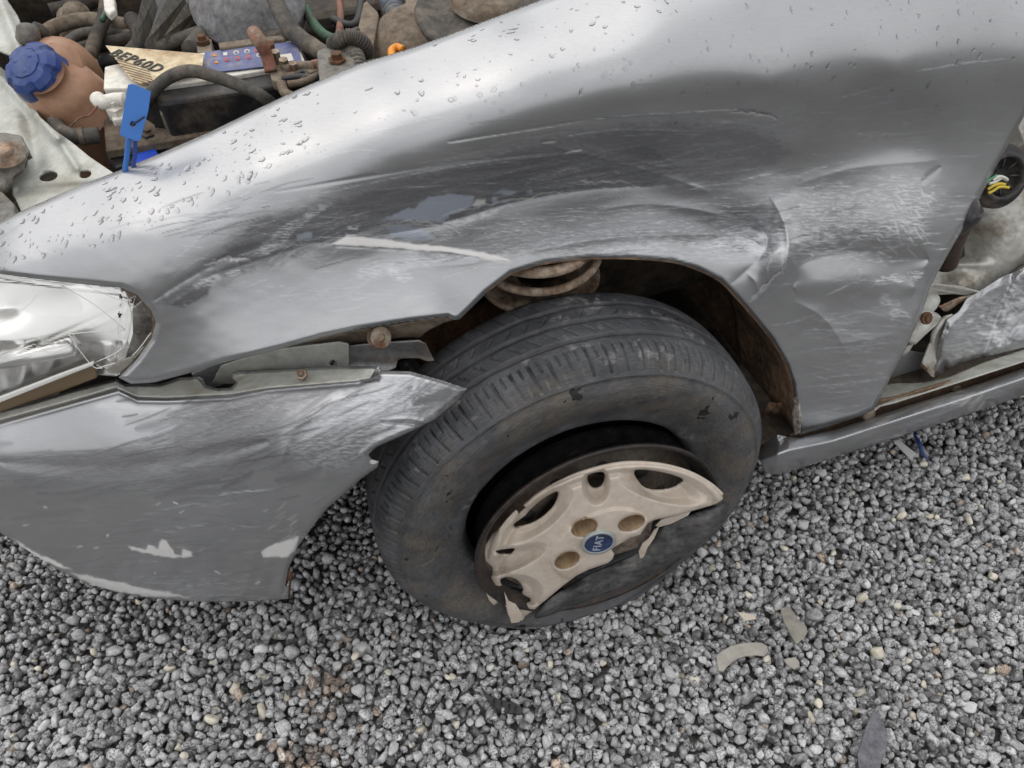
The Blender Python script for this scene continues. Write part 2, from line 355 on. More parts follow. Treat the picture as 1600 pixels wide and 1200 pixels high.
# ------------------------------------------------------------------ ground
def gravel_mat():
    M = bpy.data.materials.new('granite_gravel'); M.use_nodes = True; n, l = M.node_tree.nodes, M.node_tree.links; b = n['Principled BSDF']
    a = n.new('ShaderNodeAttribute'); a.attribute_name = 'tone'; t = n.new('ShaderNodeTexCoord')
    def noise(sc, det, lo, hi, o0=0., o1=1., ro=.6):
        z = n.new('ShaderNodeTexNoise'); z.inputs['Scale'].default_value = sc; z.inputs['Detail'].default_value = det; z.inputs['Roughness'].default_value = ro
        l.new(t.outputs['Object'], z.inputs['Vector'])
        m = n.new('ShaderNodeMapRange'); m.inputs[1].default_value = lo; m.inputs[2].default_value = hi; m.inputs[3].default_value = o0; m.inputs[4].default_value = o1
        l.new(z.outputs['Fac'], m.inputs[0]); return m.outputs[0], z.outputs['Fac']
    def mixc(f, x, y, mode='MIX'):
        q = n.new('ShaderNodeMix'); q.data_type = 'RGBA'; q.blend_type = mode; l.new(f, q.inputs[0])
        for s, v in ((6, x), (7, y)):
            if isinstance(v, tuple): q.inputs[s].default_value = (*v, 1)
            else: l.new(v, q.inputs[s])
        return q.outputs[2]
    s1, f1 = noise(300, 6, .46, .58, ro=.8)         # dark mica grains
    s2, _ = noise(150, 5, .50, .64, ro=.75)
    c = mixc(s2, a.outputs['Color'], (.80, .80, .78))
    mm = n.new('ShaderNodeMath'); mm.operation = 'MULTIPLY'; l.new(s1, mm.inputs[0]); l.new(a.outputs['Alpha'], mm.inputs[1])
    c = mixc(mm.outputs[0], c, (.028, .031, .036))
    l.new(c, b.inputs['Base Color'])
    r1, _ = noise(6, 4, .35, .65, .38, .7); l.new(r1, b.inputs['Roughness'])
    bp = n.new('ShaderNodeBump'); bp.inputs['Distance'].default_value = .0012; bp.inputs['Strength'].default_value = .8
    l.new(f1, bp.inputs['Height']); l.new(bp.outputs[0], b.inputs['Normal'])
    return M
M_gravel = gravel_mat()
M_soil = mat('wet_ground', (.05, .047, .043), .5, 0, (.16, .15, .14), 45, .5, .7, bump=.006, bscale=40, speck=(.3, .3, .29), speckscale=70)
gv = np.array([(-60, -60, -.012), (60, -60, -.012), (60, 60, -.012), (-60, 60, -.012)])
mesh('ground', gv, [(0, 1, 2, 3)], M_soil, kind='structure')
def ico(sub):
    import bmesh
    bm = bmesh.new(); bmesh.ops.create_icosphere(bm, subdivisions=sub, radius=1)
    V = np.array([v.co[:] for v in bm.verts]); Fc = np.array([[v.index for v in f.verts] for f in bm.faces]); bm.free(); return V, Fc
def cubesphere(n):
    V = []; Fc = []; key = {}
    def vid(p):
        k = tuple(round(c, 5) for c in p)
        if k not in key: key[k] = len(V); V.append(np.array(p)/np.linalg.norm(p))
        return key[k]
    for ax in range(3):
        for sg in (-1, 1):
            for i in range(n):
                for j in range(n):
                    q = []
                    for (a, b) in ((i, j), (i+1, j), (i+1, j+1), (i, j+1)):
                        u, w = math.tan((a/n-.5)*math.pi/2), math.tan((b/n-.5)*math.pi/2); p = [0, 0, 0]; p[ax] = sg; p[(ax+1) % 3] = u*sg; p[(ax+2) % 3] = w; q.append(vid(p))
                    Fc += [(q[0], q[1], q[2]), (q[0], q[2], q[3])]
    return np.array(V), np.array(Fc)
def build_gravel():
    x0, x1, y0, y1 = -1.0, 1.85, -.05, .98
    n = int((x1-x0)*(y1-y0)*14000)
    rad = np.clip(rng.lognormal(math.log(.0065), .24, n), .0036, .0150)
    cell = .030; grid = {}; P = np.zeros((n, 3)); order = np.arange(n); keep = []
    R = random.Random(3)
    for i in order:
        r = rad[i]; best = None
        for t in range(4):
            x = R.uniform(x0, x1); y = R.uniform(y0, y1)
            if y > .80 and x > .12: continue
            z = r*.6-.012
            gi, gj = int(x/cell) if x >= 0 else int(x/cell)-1, int(y/cell) if y >= 0 else int(y/cell)-1
            for a in (-1, 0, 1):
                for b in (-1, 0, 1):
                    for (qx, qy, qz, qr) in grid.get((gi+a, gj+b), ()):
                        d2 = (qx-x)**2+(qy-y)**2; s = (r+qr)*.80
                        if d2 < s*s: z = max(z, qz+math.sqrt(s*s-d2)*.9)
            if best is None or z < best[2]: best = (x, y, z, (gi, gj))
            if z < r*.7-.012: break
        if best is None or best[2] > .010: continue
        grid.setdefault(best[3], []).append((best[0], best[1], best[2], r)); P[i] = best[:3]; keep.append(i)
    P = P[keep]; rad = rad[keep]
    q_ = P-CP; dz_ = q_@FW; ix, iy = 800+FPX*(q_@RT)/dz_, 600-FPX*(q_@UP)/dz_
    near = (dz_ > .1) & (ix > -30) & (ix < 1630) & (iy > 560) & (iy < 1240) & (P[:, 1] < .62) & ~((P[:, 1] > .56) & (P[:, 0] > .1))
    Vs = []; Fs = []; Cs = []; off = 0
    mid = ~near & (P[:, 1] < .60) & (ix > -200) & (ix < 1800)
    close = near & (iy > 860)
    for sub, sel in ((4, close), (3, near & ~close), (2, mid), (1, ~near & ~mid)):
        V0, F0 = cubesphere(sub) if sub > 1 else ico(1); protos = []
        for k in range(36):
            v = V0.copy(); r = np.random.default_rng(100+k)
            for q in range(9):                      # knock facets off a pebble
                d = r.normal(size=3); d /= np.linalg.norm(d); h = r.uniform(.50, .82); e = v@d-h
                v = v-np.where(e > 0, e*.96, 0)[:, None]*d
            for q in range(6):
                d = r.normal(size=3)*1.6; v = v*(1+.035*np.sin(V0@d*2+q)[:, None])
            v *= np.array([1.15, .95, .78])*r.uniform(.88, 1.12, 3); protos.append(v)
        protos = np.array(protos)
        idx = np.where(sel)[0]; m = len(idx)
        q = rng.normal(size=(m, 4)); q /= np.linalg.norm(q, axis=1)[:, None]
        w, x, y, z = q.T
        Rm = np.stack([1-2*(y*y+z*z), 2*(x*y-z*w), 2*(x*z+y*w), 2*(x*y+z*w), 1-2*(x*x+z*z), 2*(y*z-x*w), 2*(x*z-y*w), 2*(y*z+x*w), 1-2*(x*x+y*y)], 1).reshape(m, 3, 3)
        vv = np.einsum('mij,mkj->mki', Rm, protos[rng.integers(0, 36, m)])*rad[idx][:, None, None]*1.12+P[idx][:, None, :]
        g = rng.beta(2.0, 2.4, m)*.42+.26; tint = rng.random(m)
        c = np.stack([g, g, g*1.02], 1)
        k = tint < .022; c[k] = np.stack([g[k]*.9+.25, g[k]*.85+.22, g[k]*.72+.16], 1)
        k = (tint > .05) & (tint < .06); c[k] *= np.array([1.1, .85, .65])
        k = tint > .88; c[k] *= .3
        k = (tint > .80) & (tint < .86); c[k] = c[k]*.5+.36
        # rust-stained patch near the bumper end and under the car
        for (sx, sy, sr) in (( -.13, .47, .05), (-.17, .38, .07)):
            dd = np.hypot(P[idx][:, 0]-sx, P[idx][:, 1]-sy) < sr*rng.random(m)**2*1.2
            c[dd] = c[dd]*np.array([.62, .48, .38])
        al = np.clip(rng.normal(.8, .25, m), 0, 1); al[tint < .05] *= .25
        cc = np.c_[c, al]
        Vs.append(vv.reshape(-1, 3)); Fs.append((F0[None]+(np.arange(m)*len(V0))[:, None, None]+off).reshape(-1, 3)); off += m*len(V0)
        Cs.append(np.repeat(cc, len(V0), 0))
    V = np.concatenate(Vs); o = mesh('gravel', V, np.concatenate(Fs), M_gravel, kind='stuff')
    a = o.data.color_attributes.new('tone', 'FLOAT_COLOR', 'POINT'); a.data.foreach_set('color', np.concatenate(Cs).astype(np.float32).ravel())
    o['label'] = 'wet grey granite gravel covering the yard under the wrecked car'; o['category'] = 'gravel'
    print('stones', len(P), near.sum(), len(o.data.polygons))
build_gravel()
# ------------------------------------------------------------------ the car
car = empty('car', (.3, .9, 0), label='silver hatchback with crushed front fender, torn bumper and flat front tyre, bonnet open', cat='car')
# canvas of marks (1 px = 1 photo pixel of the traced sheet)
OX, OY, CWd, CHt = 260, 300, 2100, 1320
class Canvas:
    def __init__(s): s.a = np.zeros((5, CHt, CWd), np.float32); s.gy, s.gx = np.mgrid[0:CHt, 0:CWd].astype(np.float32); s.gx -= OX; s.gy -= OY
    def poly(s, ch, P, v=1., rag=5, soft=1.2, breakup=0, seed=0, add=False):
        P = np.asarray(P, float); x0, y0 = (P.min(0)-25).astype(int); x1, y1 = (P.max(0)+25).astype(int)
        sl = (slice(max(y0+OY, 0), y1+OY), slice(max(x0+OX, 0), x1+OX)); gx, gy = s.gx[sl], s.gy[sl]
        wx = gx+rag*2*(fbm(gx/9, gy/7, seed)-.5)+rag*(fbm(gx/40, gy/30, seed+9)-.5)*2; wy = gy+rag*2*(fbm(gx/9+50, gy/5, seed+3)-.5)
        d, _, _ = nearest(P, wx, wy); m = np.clip(np.where(inside(P, wx, wy), d, -d)/soft*.5+.5, 0, 1)
        if breakup: m = m*np.clip((fbm(gx/22, gy/5, seed+5)-breakup)/.12, 0, 1)
        s.a[ch][sl] = s.a[ch][sl]+v*m if add else np.maximum(s.a[ch][sl], v*m)
    def line(s, ch, P, w=1.2, v=1., taper=True, add=False, wob=0, sharp=False):
        if w < 1: v *= w**.7; w = 1.
        P = spline(P, 10) if len(P) > 2 else np.asarray(P, float)
        if wob:
            t = np.arange(len(P)); P = P+wob*np.c_[vnoise(t*.7, t*0+w, 5)-.5, vnoise(t*.9, t*0+3, 6)-.5]*2
        pad = 8+(5 if sharp else 3)*w; x0, y0 = (P.min(0)-pad).astype(int); x1, y1 = (P.max(0)+pad+1).astype(int)
        sl = (slice(max(y0+OY, 0), y1+OY), slice(max(x0+OX, 0), x1+OX)); gx, gy = s.gx[sl], s.gy[sl]
        if gx.size == 0: return
        best = np.full(gx.shape, 1e9, np.float32); par = np.zeros(gx.shape, np.float32); n = len(P)-1
        for i in range(n):
            a, b = P[i], P[i+1]; dx, dy = b-a; L = dx*dx+dy*dy+1e-9; t = np.clip(((gx-a[0])*dx+(gy-a[1])*dy)/L, 0, 1)
            d = np.hypot(gx-a[0]-t*dx, gy-a[1]-t*dy); k = d < best; best[k] = d[k]; par[k] = ((i+t)/n)[k]
        ww = w*(np.clip(np.sin(par*math.pi), 0, 1)**.5 if taper else 1)+.05
        m = v*np.exp(-best/ww)*(np.sin(np.clip(par, 0, 1)*math.pi) if taper else 1) if sharp else v*np.exp(-(best/ww)**2)
        s.a[ch][sl] = s.a[ch][sl]+m if add else np.maximum(s.a[ch][sl], m)
    def streaks(s, ch, box, n, ang, L=(20, 80), w=(.5, 1.3), v=(.2, .8), spread=6, seed=1, curve=.06):
        R = random.Random(seed); x0, y0, x1, y1 = box
        for _ in range(n):
            x = R.gauss((x0+x1)/2, (x1-x0)/3.6); y = R.gauss((y0+y1)/2, (y1-y0)/3.6)
            a = math.radians(ang+R.gauss(0, spread)); l = R.uniform(*L)*.5; dx, dy = math.cos(a)*l, -math.sin(a)*l; c = R.gauss(0, curve)*l
            s.line(ch, [(x-dx, y-dy), (x-dy*c/l, y+dx*c/l), (x+dx, y+dy)], R.uniform(*w), R.uniform(*v))
    def sample(s, px, py, ch=None):
        x = np.clip(px+OX, 0, CWd-2); y = np.clip(py+OY, 0, CHt-2); xi = x.astype(int); yi = y.astype(int); fx = x-xi; fy = y-yi
        A = s.a if ch is None else s.a[ch:ch+1]
        r = (A[:, yi, xi]*(1-fx)+A[:, yi, xi+1]*fx)*(1-fy)+(A[:, yi+1, xi]*(1-fx)+A[:, yi+1, xi+1]*fx)*fy
        return r
# channels: 0 white, 1 dark, 2 primer, 3 pale scuff and painted sheen, 4 relief (m)
FEN = Canvas()
def fender_marks():
    c = FEN
    c.poly(0, [(519, 382), (541, 369), (600, 374), (650, 382), (700, 386), (750, 394), (785, 402), (803, 409), (760, 405), (700, 393), (655, 391), (625, 388), (560, 384)], 1, 1.5, 1, seed=2)
    c.poly(2, [(598, 342), (650, 324), (668, 308), (700, 303), (742, 306), (738, 322), (705, 334), (694, 348), (650, 344)], .9, 4, seed=3)
    c.poly(2, [(602, 354), (640, 352), (665, 362), (682, 374), (640, 376), (608, 366)], .9, 3, seed=4)
    c.poly(2, [(772, 300), (800, 294), (828, 292), (832, 304), (800, 314), (768, 318)], .8, 5, seed=5, breakup=.4)
    c.poly(2, [(463, 366), (488, 362), (486, 372), (464, 376)], .8, 2, seed=6)
    c.poly(3, [(395, 400), (420, 372), (455, 345), (462, 356), (445, 385), (420, 398)], .5, 5, seed=7)
    c.poly(3, [(405, 385), (440, 355), (500, 322), (520, 318), (480, 345), (440, 378), (415, 396)], .45, 4, seed=71)
    c.poly(3, [(540, 372), (545, 350), (565, 342), (560, 360), (575, 368)], .8, 5, seed=8, breakup=.35)
    c.poly(0, [(738, 318), (745, 312), (760, 310), (758, 320), (742, 322)], .45, 3, seed=9)
    c.poly(3, [(550, 427), (575, 412), (605, 408), (632, 418), (645, 438), (630, 441), (600, 428), (565, 434)], .6, 4, 2, seed=101)
    c.poly(3, [(300, 446), (315, 436), (340, 428), (352, 432), (335, 444), (310, 452)], .55, 4, 2, seed=102)
    c.poly(3, [(352, 428), (372, 420), (380, 426), (362, 436)], .5, 4, 1.5, seed=103)
    c.poly(1, [(262, 476), (300, 452), (330, 440), (322, 462), (280, 482)], .8, 4, 2, seed=104)
    c.poly(3, [(610, 410), (640, 400), (700, 398), (730, 404), (690, 410), (650, 416)], .35, 5, 3, seed=105)
    c.poly(1, [(930, 262), (985, 275), (1045, 280), (1000, 292), (950, 284), (905, 276)], .6, 4, 2, seed=106)
    c.poly(1, [(1180, 400), (1215, 395), (1224, 420), (1200, 446), (1178, 462), (1190, 430)], .35, 4, 4, seed=107)
    c.poly(3, [(1120, 372), (1170, 380), (1205, 392), (1200, 398), (1150, 392), (1090, 388)], .9, 5, 2, seed=108)
    c.poly(3, [(1385, 300), (1440, 282), (1462, 300), (1450, 350), (1420, 372), (1400, 340)], .75, 9, 2, breakup=.40, seed=109)
    c.poly(3, [(980, 400), (1040, 396), (1110, 402), (1060, 406)], .6, 4, 2, breakup=.3, seed=110)
    c.poly(1, [(1100, 290), (1190, 270), (1260, 285), (1200, 320), (1140, 330)], .4, 8, 6, seed=111)
    # big rubbed areas; the dark ones also hold painted body reflections
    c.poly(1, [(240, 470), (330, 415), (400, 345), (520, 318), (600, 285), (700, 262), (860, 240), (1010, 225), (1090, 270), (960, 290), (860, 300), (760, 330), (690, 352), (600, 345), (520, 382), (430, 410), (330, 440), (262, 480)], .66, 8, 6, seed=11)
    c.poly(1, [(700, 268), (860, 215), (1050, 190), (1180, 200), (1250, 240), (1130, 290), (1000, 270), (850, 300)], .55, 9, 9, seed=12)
    c.poly(1, [(1180, 110), (1400, 130), (1560, 120), (1570, 190), (1400, 200), (1250, 190)], .25, 12, 30, seed=16)  # soft dark sweep of body shading painted into the colour
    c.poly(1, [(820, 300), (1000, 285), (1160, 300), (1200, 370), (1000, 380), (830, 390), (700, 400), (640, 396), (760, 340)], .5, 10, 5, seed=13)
    c.poly(1, [(1130, 330), (1160, 325), (1195, 345), (1205, 365), (1180, 360)], .7, 6, 5, seed=14)
    c.poly(3, [(1130, 390), (1125, 350), (1180, 350), (1200, 368), (1220, 330), (1290, 296), (1400, 275), (1445, 285), (1455, 340), (1430, 372), (1300, 380), (1230, 392)], .62, 14, 10, breakup=.38, seed=15)
    c.poly(3, [(1240, 322), (1290, 316), (1320, 325), (1290, 342), (1250, 345)], .7, 8, 4, breakup=.38, seed=21)
    c.poly(3, [(1350, 440), (1380, 432), (1445, 425), (1440, 436), (1370, 446)], .9, 5, 2, breakup=.3, seed=22)
    c.poly(3, [(820, 400), (900, 385), (1010, 372), (1200, 378), (1210, 392), (1000, 398), (860, 408)], .5, 10, 6, breakup=.42, seed=23)
    c.poly(3, [(1375, 460), (1400, 470), (1430, 500), (1400, 510), (1385, 480)], .5, 8, 4, breakup=.4, seed=24)
    S_ = c.streaks
    S_(3, (700, 330, 1250, 410), 380, 4, (30, 150), (.4, 1.1), (.15, .7), 5, 31)
    S_(3, (1150, 280, 1470, 400), 420, 6, (15, 90), (.4, 1.2), (.2, .9), 9, 32)
    S_(3, (600, 240, 1150, 320), 160, 9, (30, 160), (.4, .9), (.1, .5), 5, 33)
    S_(3, (300, 330, 760, 420), 170, 14, (15, 90), (.4, 1.), (.15, .6), 12, 34)
    S_(1, (300, 300, 900, 400), 200, 12, (15, 110), (.4, 1.2), (.3, .9), 8, 35)
    S_(1, (800, 220, 1250, 390), 160, 6, (20, 120), (.4, 1.1), (.2, .7), 6, 36)
    S_(3, (1260, 440, 1400, 660), 90, 3, (15, 90), (.4, 1.), (.1, .5), 8, 37)
    S_(0, (1380, 280, 1470, 400), 34, -50, (8, 26), (.5, 1.1), (.3, .8), 20, 38)
    S_(3, (380, 440, 640, 480), 50, 8, (15, 70), (.4, 1.), (.1, .45), 10, 39)
    S_(3, (1000, 160, 1560, 260), 90, 6, (10, 90), (.4, .8), (.1, .4), 6, 40)
    # long scratches
    for P, w, v in (([(330, 283), (480, 232), (650, 190), (700, 183)], .7, .4), ([(440, 318), (560, 290), (700, 262), (860, 238)], .9, .55),
                    ([(700, 222), (820, 205), (940, 185), (1060, 176), (1150, 172), (1195, 180)], .9, .8), ([(860, 218), (960, 203), (1100, 205)], .9, .6),
                    ([(1430, 112), (1500, 100), (1570, 92)], 1.3, .6), ([(1250, 605), (1320, 600), (1380, 590)], 1., .5), ([(1262, 648), (1300, 640), (1350, 632)], 1., .5),
                    ([(1290, 545), (1350, 540), (1400, 535)], .8, .4), ([(690, 435), (740, 420), (770, 412)], 1., .6), ([(980, 385), (1100, 372), (1200, 372)], 1., .6),
                    ([(1228, 555), (1300, 543), (1380, 545)], 1.2, .3), ([(740, 375), (790, 362), (830, 360)], 1.6, .7), ([(270, 358), (340, 345), (430, 320)], .6, .6),
                    ([(1312, 432), (1335, 412), (1345, 425), (1340, 436), (1318, 440)], 1., .5), ([(1370, 395), (1378, 410), (1388, 418)], 1.5, .6), ([(555, 455), (600, 420), (640, 430), (625, 440)], 2.5, .3),
                    ([(745, 338), (760, 330), (775, 332)], .8, .8), ([(740, 330), (752, 322)], .8, .8), ([(262, 398), (300, 402), (350, 408)], .6, .5)):
        c.line(3, P, w, v)
    for P, w, v in (([(318, 412), (345, 405), (352, 400), (365, 404), (390, 403)], 2, 1), ([(1140, 172), (1180, 176), (1215, 183)], 2, 1), ([(845, 222), (870, 218)], 2, 1), ([(880, 238), (910, 231)], 2, .9),
                    ([(905, 278), (925, 284), (960, 281), (1000, 290)], 1., .9), ([(700, 332), (760, 318), (830, 305), (880, 296)], 1.4, .9), ([(590, 350), (640, 343), (690, 350), (720, 362)], 1., .8),
                    ([(1228, 398), (1222, 420), (1200, 440), (1168, 470)], 1.0, .9), ([(1195, 372), (1203, 400), (1200, 425)], .8, .7), ([(1232, 375), (1280, 362)], 1.4, .9)):
        c.line(1, P, w*1.35, v, wob=3); c.line(0, [(x+1, y+2.6) for x, y in P], w*.9, .45, wob=3)
    c.poly(1, [(916, 277), (925, 276), (928, 282), (918, 284)], .9, 1, seed=50)
    # relief : creases (negative = outwards towards the viewer)
    for P, w, h in (([(430, 300), (700, 256), (860, 240)], 3, .0012), ([(700, 222), (940, 187), (1190, 180)], 3, .0015), 
                    ([(690, 348), (800, 314), (900, 296), (1000, 291)], 4, .003), ([(690, 340), (800, 306), (900, 288), (1000, 284)], 4, -.002),
                    ([(880, 240), (940, 250), (1040, 275)], 4, .0012),
                    ([(910, 228), (960, 245), (1050, 262)], 5, -.0012), ([(240, 470), (330, 415), (420, 380), (520, 380)], 6, .0014), ([(1240, 405), (1320, 398), (1450, 405)], 26, .004),
                    ([(1240, 450), (1340, 440), (1430, 450)], 24, -.003), ([(318, 412), (345, 404), (390, 403)], 2.5, .0015), ([(520, 384), (650, 392), (800, 410)], 2.5, .001), ([(1440, 285), (1470, 260)], 5, .001)):
        c.line(4, P, w, h, add=True)
    for P, w, h in (([(560, 372), (690, 350), (800, 318), (900, 300), (1010, 291), (1100, 286)], 13, .0105), ([(860, 228), (950, 250), (1040, 276), (1110, 300)], 11, -.0085), ([(930, 330), (1010, 318), (1100, 330), (1160, 352)], 10, -.005), ([(1240, 470), (1290, 500), (1330, 560)], 16, -.004), ([(1040, 276), (1100, 240), (1180, 205)], 14, .0035),
                    ([(700, 262), (820, 248), (930, 236)], 12, -.003), ([(1170, 478), (1206, 444), (1230, 400), (1226, 350), (1200, 300)], 11, -.0125), ([(1140, 445), (1180, 410), (1200, 372), (1160, 330)], 17, .0065), ([(1130, 345), (1165, 352), (1192, 366)], 7, .0045), ([(1196, 366), (1212, 350), (1240, 340)], 9, -.0045), ([(1150, 372), (1175, 376), (1198, 392)], 7, -.0040), ([(1165, 425), (1180, 440), (1186, 462)], 6, -.003), ([(1190, 480), (1225, 440), (1260, 410), (1330, 395)], 16, .003), ([(1232, 398), (1320, 392), (1450, 405)], 22, .0045), ([(1100, 330), (1160, 345), (1196, 362)], 12, -.004),
                    ([(820, 395), (950, 372), (1090, 366), (1190, 372)], 12, -.0065), ([(300, 440), (420, 402), (520, 372), (640, 352)], 9, .0035), ([(560, 300), (700, 290), (840, 262)], 9, -.0028), ([(230, 470), (330, 418), (420, 385), (520, 380)], 14, .0035), ([(540, 460), (640, 420), (760, 412)], 14, -.003), ([(640, 300), (720, 290), (820, 285)], 10, .002), ([(1240, 290), (1340, 262), (1470, 250)], 20, -.003), ([(1290, 540), (1360, 530), (1410, 520)], 14, -.002)):
        c.line(4, P, w, h, add=True, sharp=True)
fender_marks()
FOUT = [(-160, 455), (-150, 400), (-60, 375), (0, 345), (60, 318), (120, 292), (187, 266), (250, 240), (330, 205), (400, 171), (470, 138), (560, 100), (640, 76), (700, 55), (760, 32), (840, 2), (930, -30),
        (1100, -90), (1300, -150), (1600, -215), (1760, -230), (1700, -30), (1640, 95), (1600, 182), (1560, 255), (1520, 330), (1480, 400), (1455, 445), (1440, 490), (1415, 545), (1392, 588), (1385, 605), (1365, 640), (1340, 652),
        (1290, 668), (1248, 680), (1242, 655), (1240, 640), (1238, 600), (1228, 570), (1205, 530), (1172, 490), (1150, 465), (1125, 440), (1090, 422), (1050, 410), (990, 405), (920, 405), (850, 413), (800, 428),
        (760, 458), (735, 483), (718, 499), (709, 500), (700, 495), (640, 502), (560, 515), (500, 528), (440, 545), (350, 567), (300, 582), (240, 598), (205, 600), (185, 590), (215, 560), (236, 530), (243, 505), (237, 487), (215, 462), (190, 450),
        (130, 444), (60, 436), (0, 428), (-80, 425)]
fy = [(-150, 400, .88), (-150, 440, .85), (0, 345, .80), (0, 385, .765), (0, 428, .735),
      (200, 262, .79), (200, 310, .735), (200, 355, .70), (200, 400, .68), (200, 445, .668), (200, 520, .662), (200, 595, .655), (100, 300, .795), (100, 350, .745), (100, 440, .70),
      (400, 170, .79), (400, 215, .735), (400, 260, .695), (400, 305, .672), (400, 360, .66), (400, 420, .653), (400, 470, .639), (400, 510, .624), (400, 555, .605), (300, 580, .632), (300, 470, .652),
      (600, 88, .79), (600, 135, .73), (600, 180, .69), (600, 225, .668), (600, 300, .66), (600, 370, .664), (600, 420, .65), (600, 470, .62), (600, 508, .60), (700, 495, .595), (700, 440, .635), (740, 475, .615),
      (800, 15, .79), (800, 60, .73), (800, 105, .69), (800, 150, .664), (800, 200, .655), (800, 260, .665), (800, 310, .68), (800, 360, .668), (800, 425, .645),
      (1000, -60, .79), (1000, -10, .73), (1000, 40, .69), (1000, 95, .66), (1000, 160, .648), (1000, 220, .662), (1000, 290, .685), (1000, 350, .665), (1000, 405, .635),
      (1200, -115, .79), (1200, -60, .73), (1200, 10, .69), (1200, 70, .66), (1200, 130, .642), (1200, 190, .652), (1200, 260, .662), (1200, 320, .640), (1200, 380, .618), (1200, 440, .600), (1200, 510, .583),
      (1400, -160, .79), (1400, -90, .73), (1400, -10, .69), (1400, 55, .66), (1400, 110, .645), (1400, 160, .652), (1400, 230, .648), (1400, 300, .622), (1400, 370, .595), (1400, 430, .585), (1400, 490, .560), (1400, 560, .535),
      (1600, -210, .79), (1600, -120, .73), (1600, -30, .69), (1600, 40, .66), (1600, 100, .645), (1600, 170, .64), (1600, 300, .61), (1260, 440, .595), (1260, 520, .572), (1260, 600, .545), (1260, 675, .522), (1360, 640, .508), (1320, 560, .545)]
ftps = TPS(fy, .004)
def fender_y(px, py):
    y = ftps(px, py)
    y = y+FEN.sample(px, py, 4)[0]*.6
    y = y+.0016*(fbm(px/70, py/45, 40, 3)-.5)*np.clip((py-200)/120, 0, 1)
    y = y+.020*np.exp(-(((px-1165)/55)**2+((py-365)/30)**2))-.010*np.exp(-(((px-1215)/30)**2+((py-400)/40)**2))
    return y
def marks_of(cv):
    def f(px, py):
        s = np.clip(cv.sample(px, py)[:4], 0, 1); return np.c_[s[0], s[1], s[2], s[3]]
    return f
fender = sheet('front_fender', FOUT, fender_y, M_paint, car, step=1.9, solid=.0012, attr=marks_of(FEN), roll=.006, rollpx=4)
# rolled hem of the arch lip, leaning into the arch
def ribbon(name, pix, y0, y1, m, parent, n=6, rows=8, zj=0., seed=0, **k):
    """strip running inboard from a traced edge; y0 function of px,py ; y1 depth added"""
    P = spline(pix, n); V = []; Fc = []; yy = y0(P[:, 0], P[:, 1]) if callable(y0) else np.full(len(P), y0)
    base = atY(P[:, 0], P[:, 1], yy)
    for j in range(rows):
        t = j/(rows-1); q = base+np.array([0, y1*t, 0]); q[:, 2] += zj*t+.006*(fbm(P[:, 0]/30+seed, P[:, 1]/30+t*3, seed)-.5)*(t > 0); V.append(q)
    V = np.concatenate(V); N = len(P)
    for j in range(rows-1):
        for i in range(N-1): Fc.append([j*N+i, j*N+i+1, (j+1)*N+i+1, (j+1)*N+i])
    return mesh(name, V, Fc, m, parent, solid=.001, **k)
arch = [(760, 458), (800, 428), (850, 413), (920, 405), (990, 405), (1050, 410), (1090, 422), (1125, 440), (1150, 465), (1172, 490), (1205, 530), (1228, 570), (1238, 600), (1240, 640), (1244, 676)]
ribbon('arch_flange', arch, lambda x, y: ftps(x, y)+.004, .17, M_mud, car, rows=14, zj=-.004)
# water drops on the fender
def surf(px, py, fn):
    e = 1.; a = atY(px, py, fn(px, py)); b = atY(px+e, py, fn(px+e, py)); c = atY(px, py+e, fn(px, py+e))
    nn = np.cross(c-a, b-a); nn /= np.linalg.norm(nn, axis=1)[:, None]; k = (nn*(CP-a)).sum(1) < 0; nn[k] *= -1; return a, nn
def drops(name, n, region, fn, parent, smin, smax, seed, dens=None):
    r = np.random.default_rng(seed); x0, y0, x1, y1 = region
    px = r.uniform(x0, x1, n*4); py = r.uniform(y0, y1, n*4); k = dens(px, py) > r.random(n*4); px, py = px[k][:n], py[k][:n]
    a, nn = surf(px, py, lambda x, y: ftps(x, y) if fn is None else fn(x, y)); m = len(px)
    size = smin+(smax-smin)*r.random(m)**np.where(px < 480, 2.6, 4.5)
    seg, rings = 12, 3; V = []; Fc = []
    for i in range(m):
        nv = nn[i]; u = np.cross(nv, [0, 0, 1.]); u /= np.linalg.norm(u); v = np.cross(nv, u); th = np.arange(seg)*2*math.pi/seg
        sh = 1+.18*np.sin(th*2+r.uniform(0, 6))+.10*np.sin(th*3+r.uniform(0, 6)); el = r.uniform(.75, 1.5); s = size[i]; h = s*r.uniform(.15, .27)
        b = len(V)
        for q in range(rings):
            rr = (1, .82, .45)[q]; hh = (-.05, .6, .95)[q]
            for j in range(seg):
                V.append(a[i]+nv*h*hh+(u*math.cos(th[j])+v*el*math.sin(th[j]))*s*rr*sh[j])
        V.append(a[i]+nv*h)
        for q in range(rings-1):
            for j in range(seg): Fc.append([b+q*seg+j, b+q*seg+(j+1) % seg, b+(q+1)*seg+(j+1) % seg, b+(q+1)*seg+j])
        for j in range(seg): Fc.append([b+2*seg+j, b+2*seg+(j+1) % seg, b+3*seg])
    return mesh(name, V, Fc, M_water, parent, kind='stuff')
def edge_dist(px, py):
    d, _, _ = nearest(np.array(FOUT, float), px, py); return np.where(inside(np.array(FOUT, float), px, py), d, -d)
def topdens(px, py):
    line = np.interp(px, [-100, 0, 200, 400, 600, 900, 1200, 1600], [430, 425, 370, 285, 215, 150, 150, 150])
    return np.where(edge_dist(px, py) > 6, np.where(py < line, np.where(px < 480, 1, .45), .05*(px > 900)), 0)
drops('water_drops', 1300, (-20, 0, 1590, 440), fender_y, fender, .0005, .0035, 4, topdens)
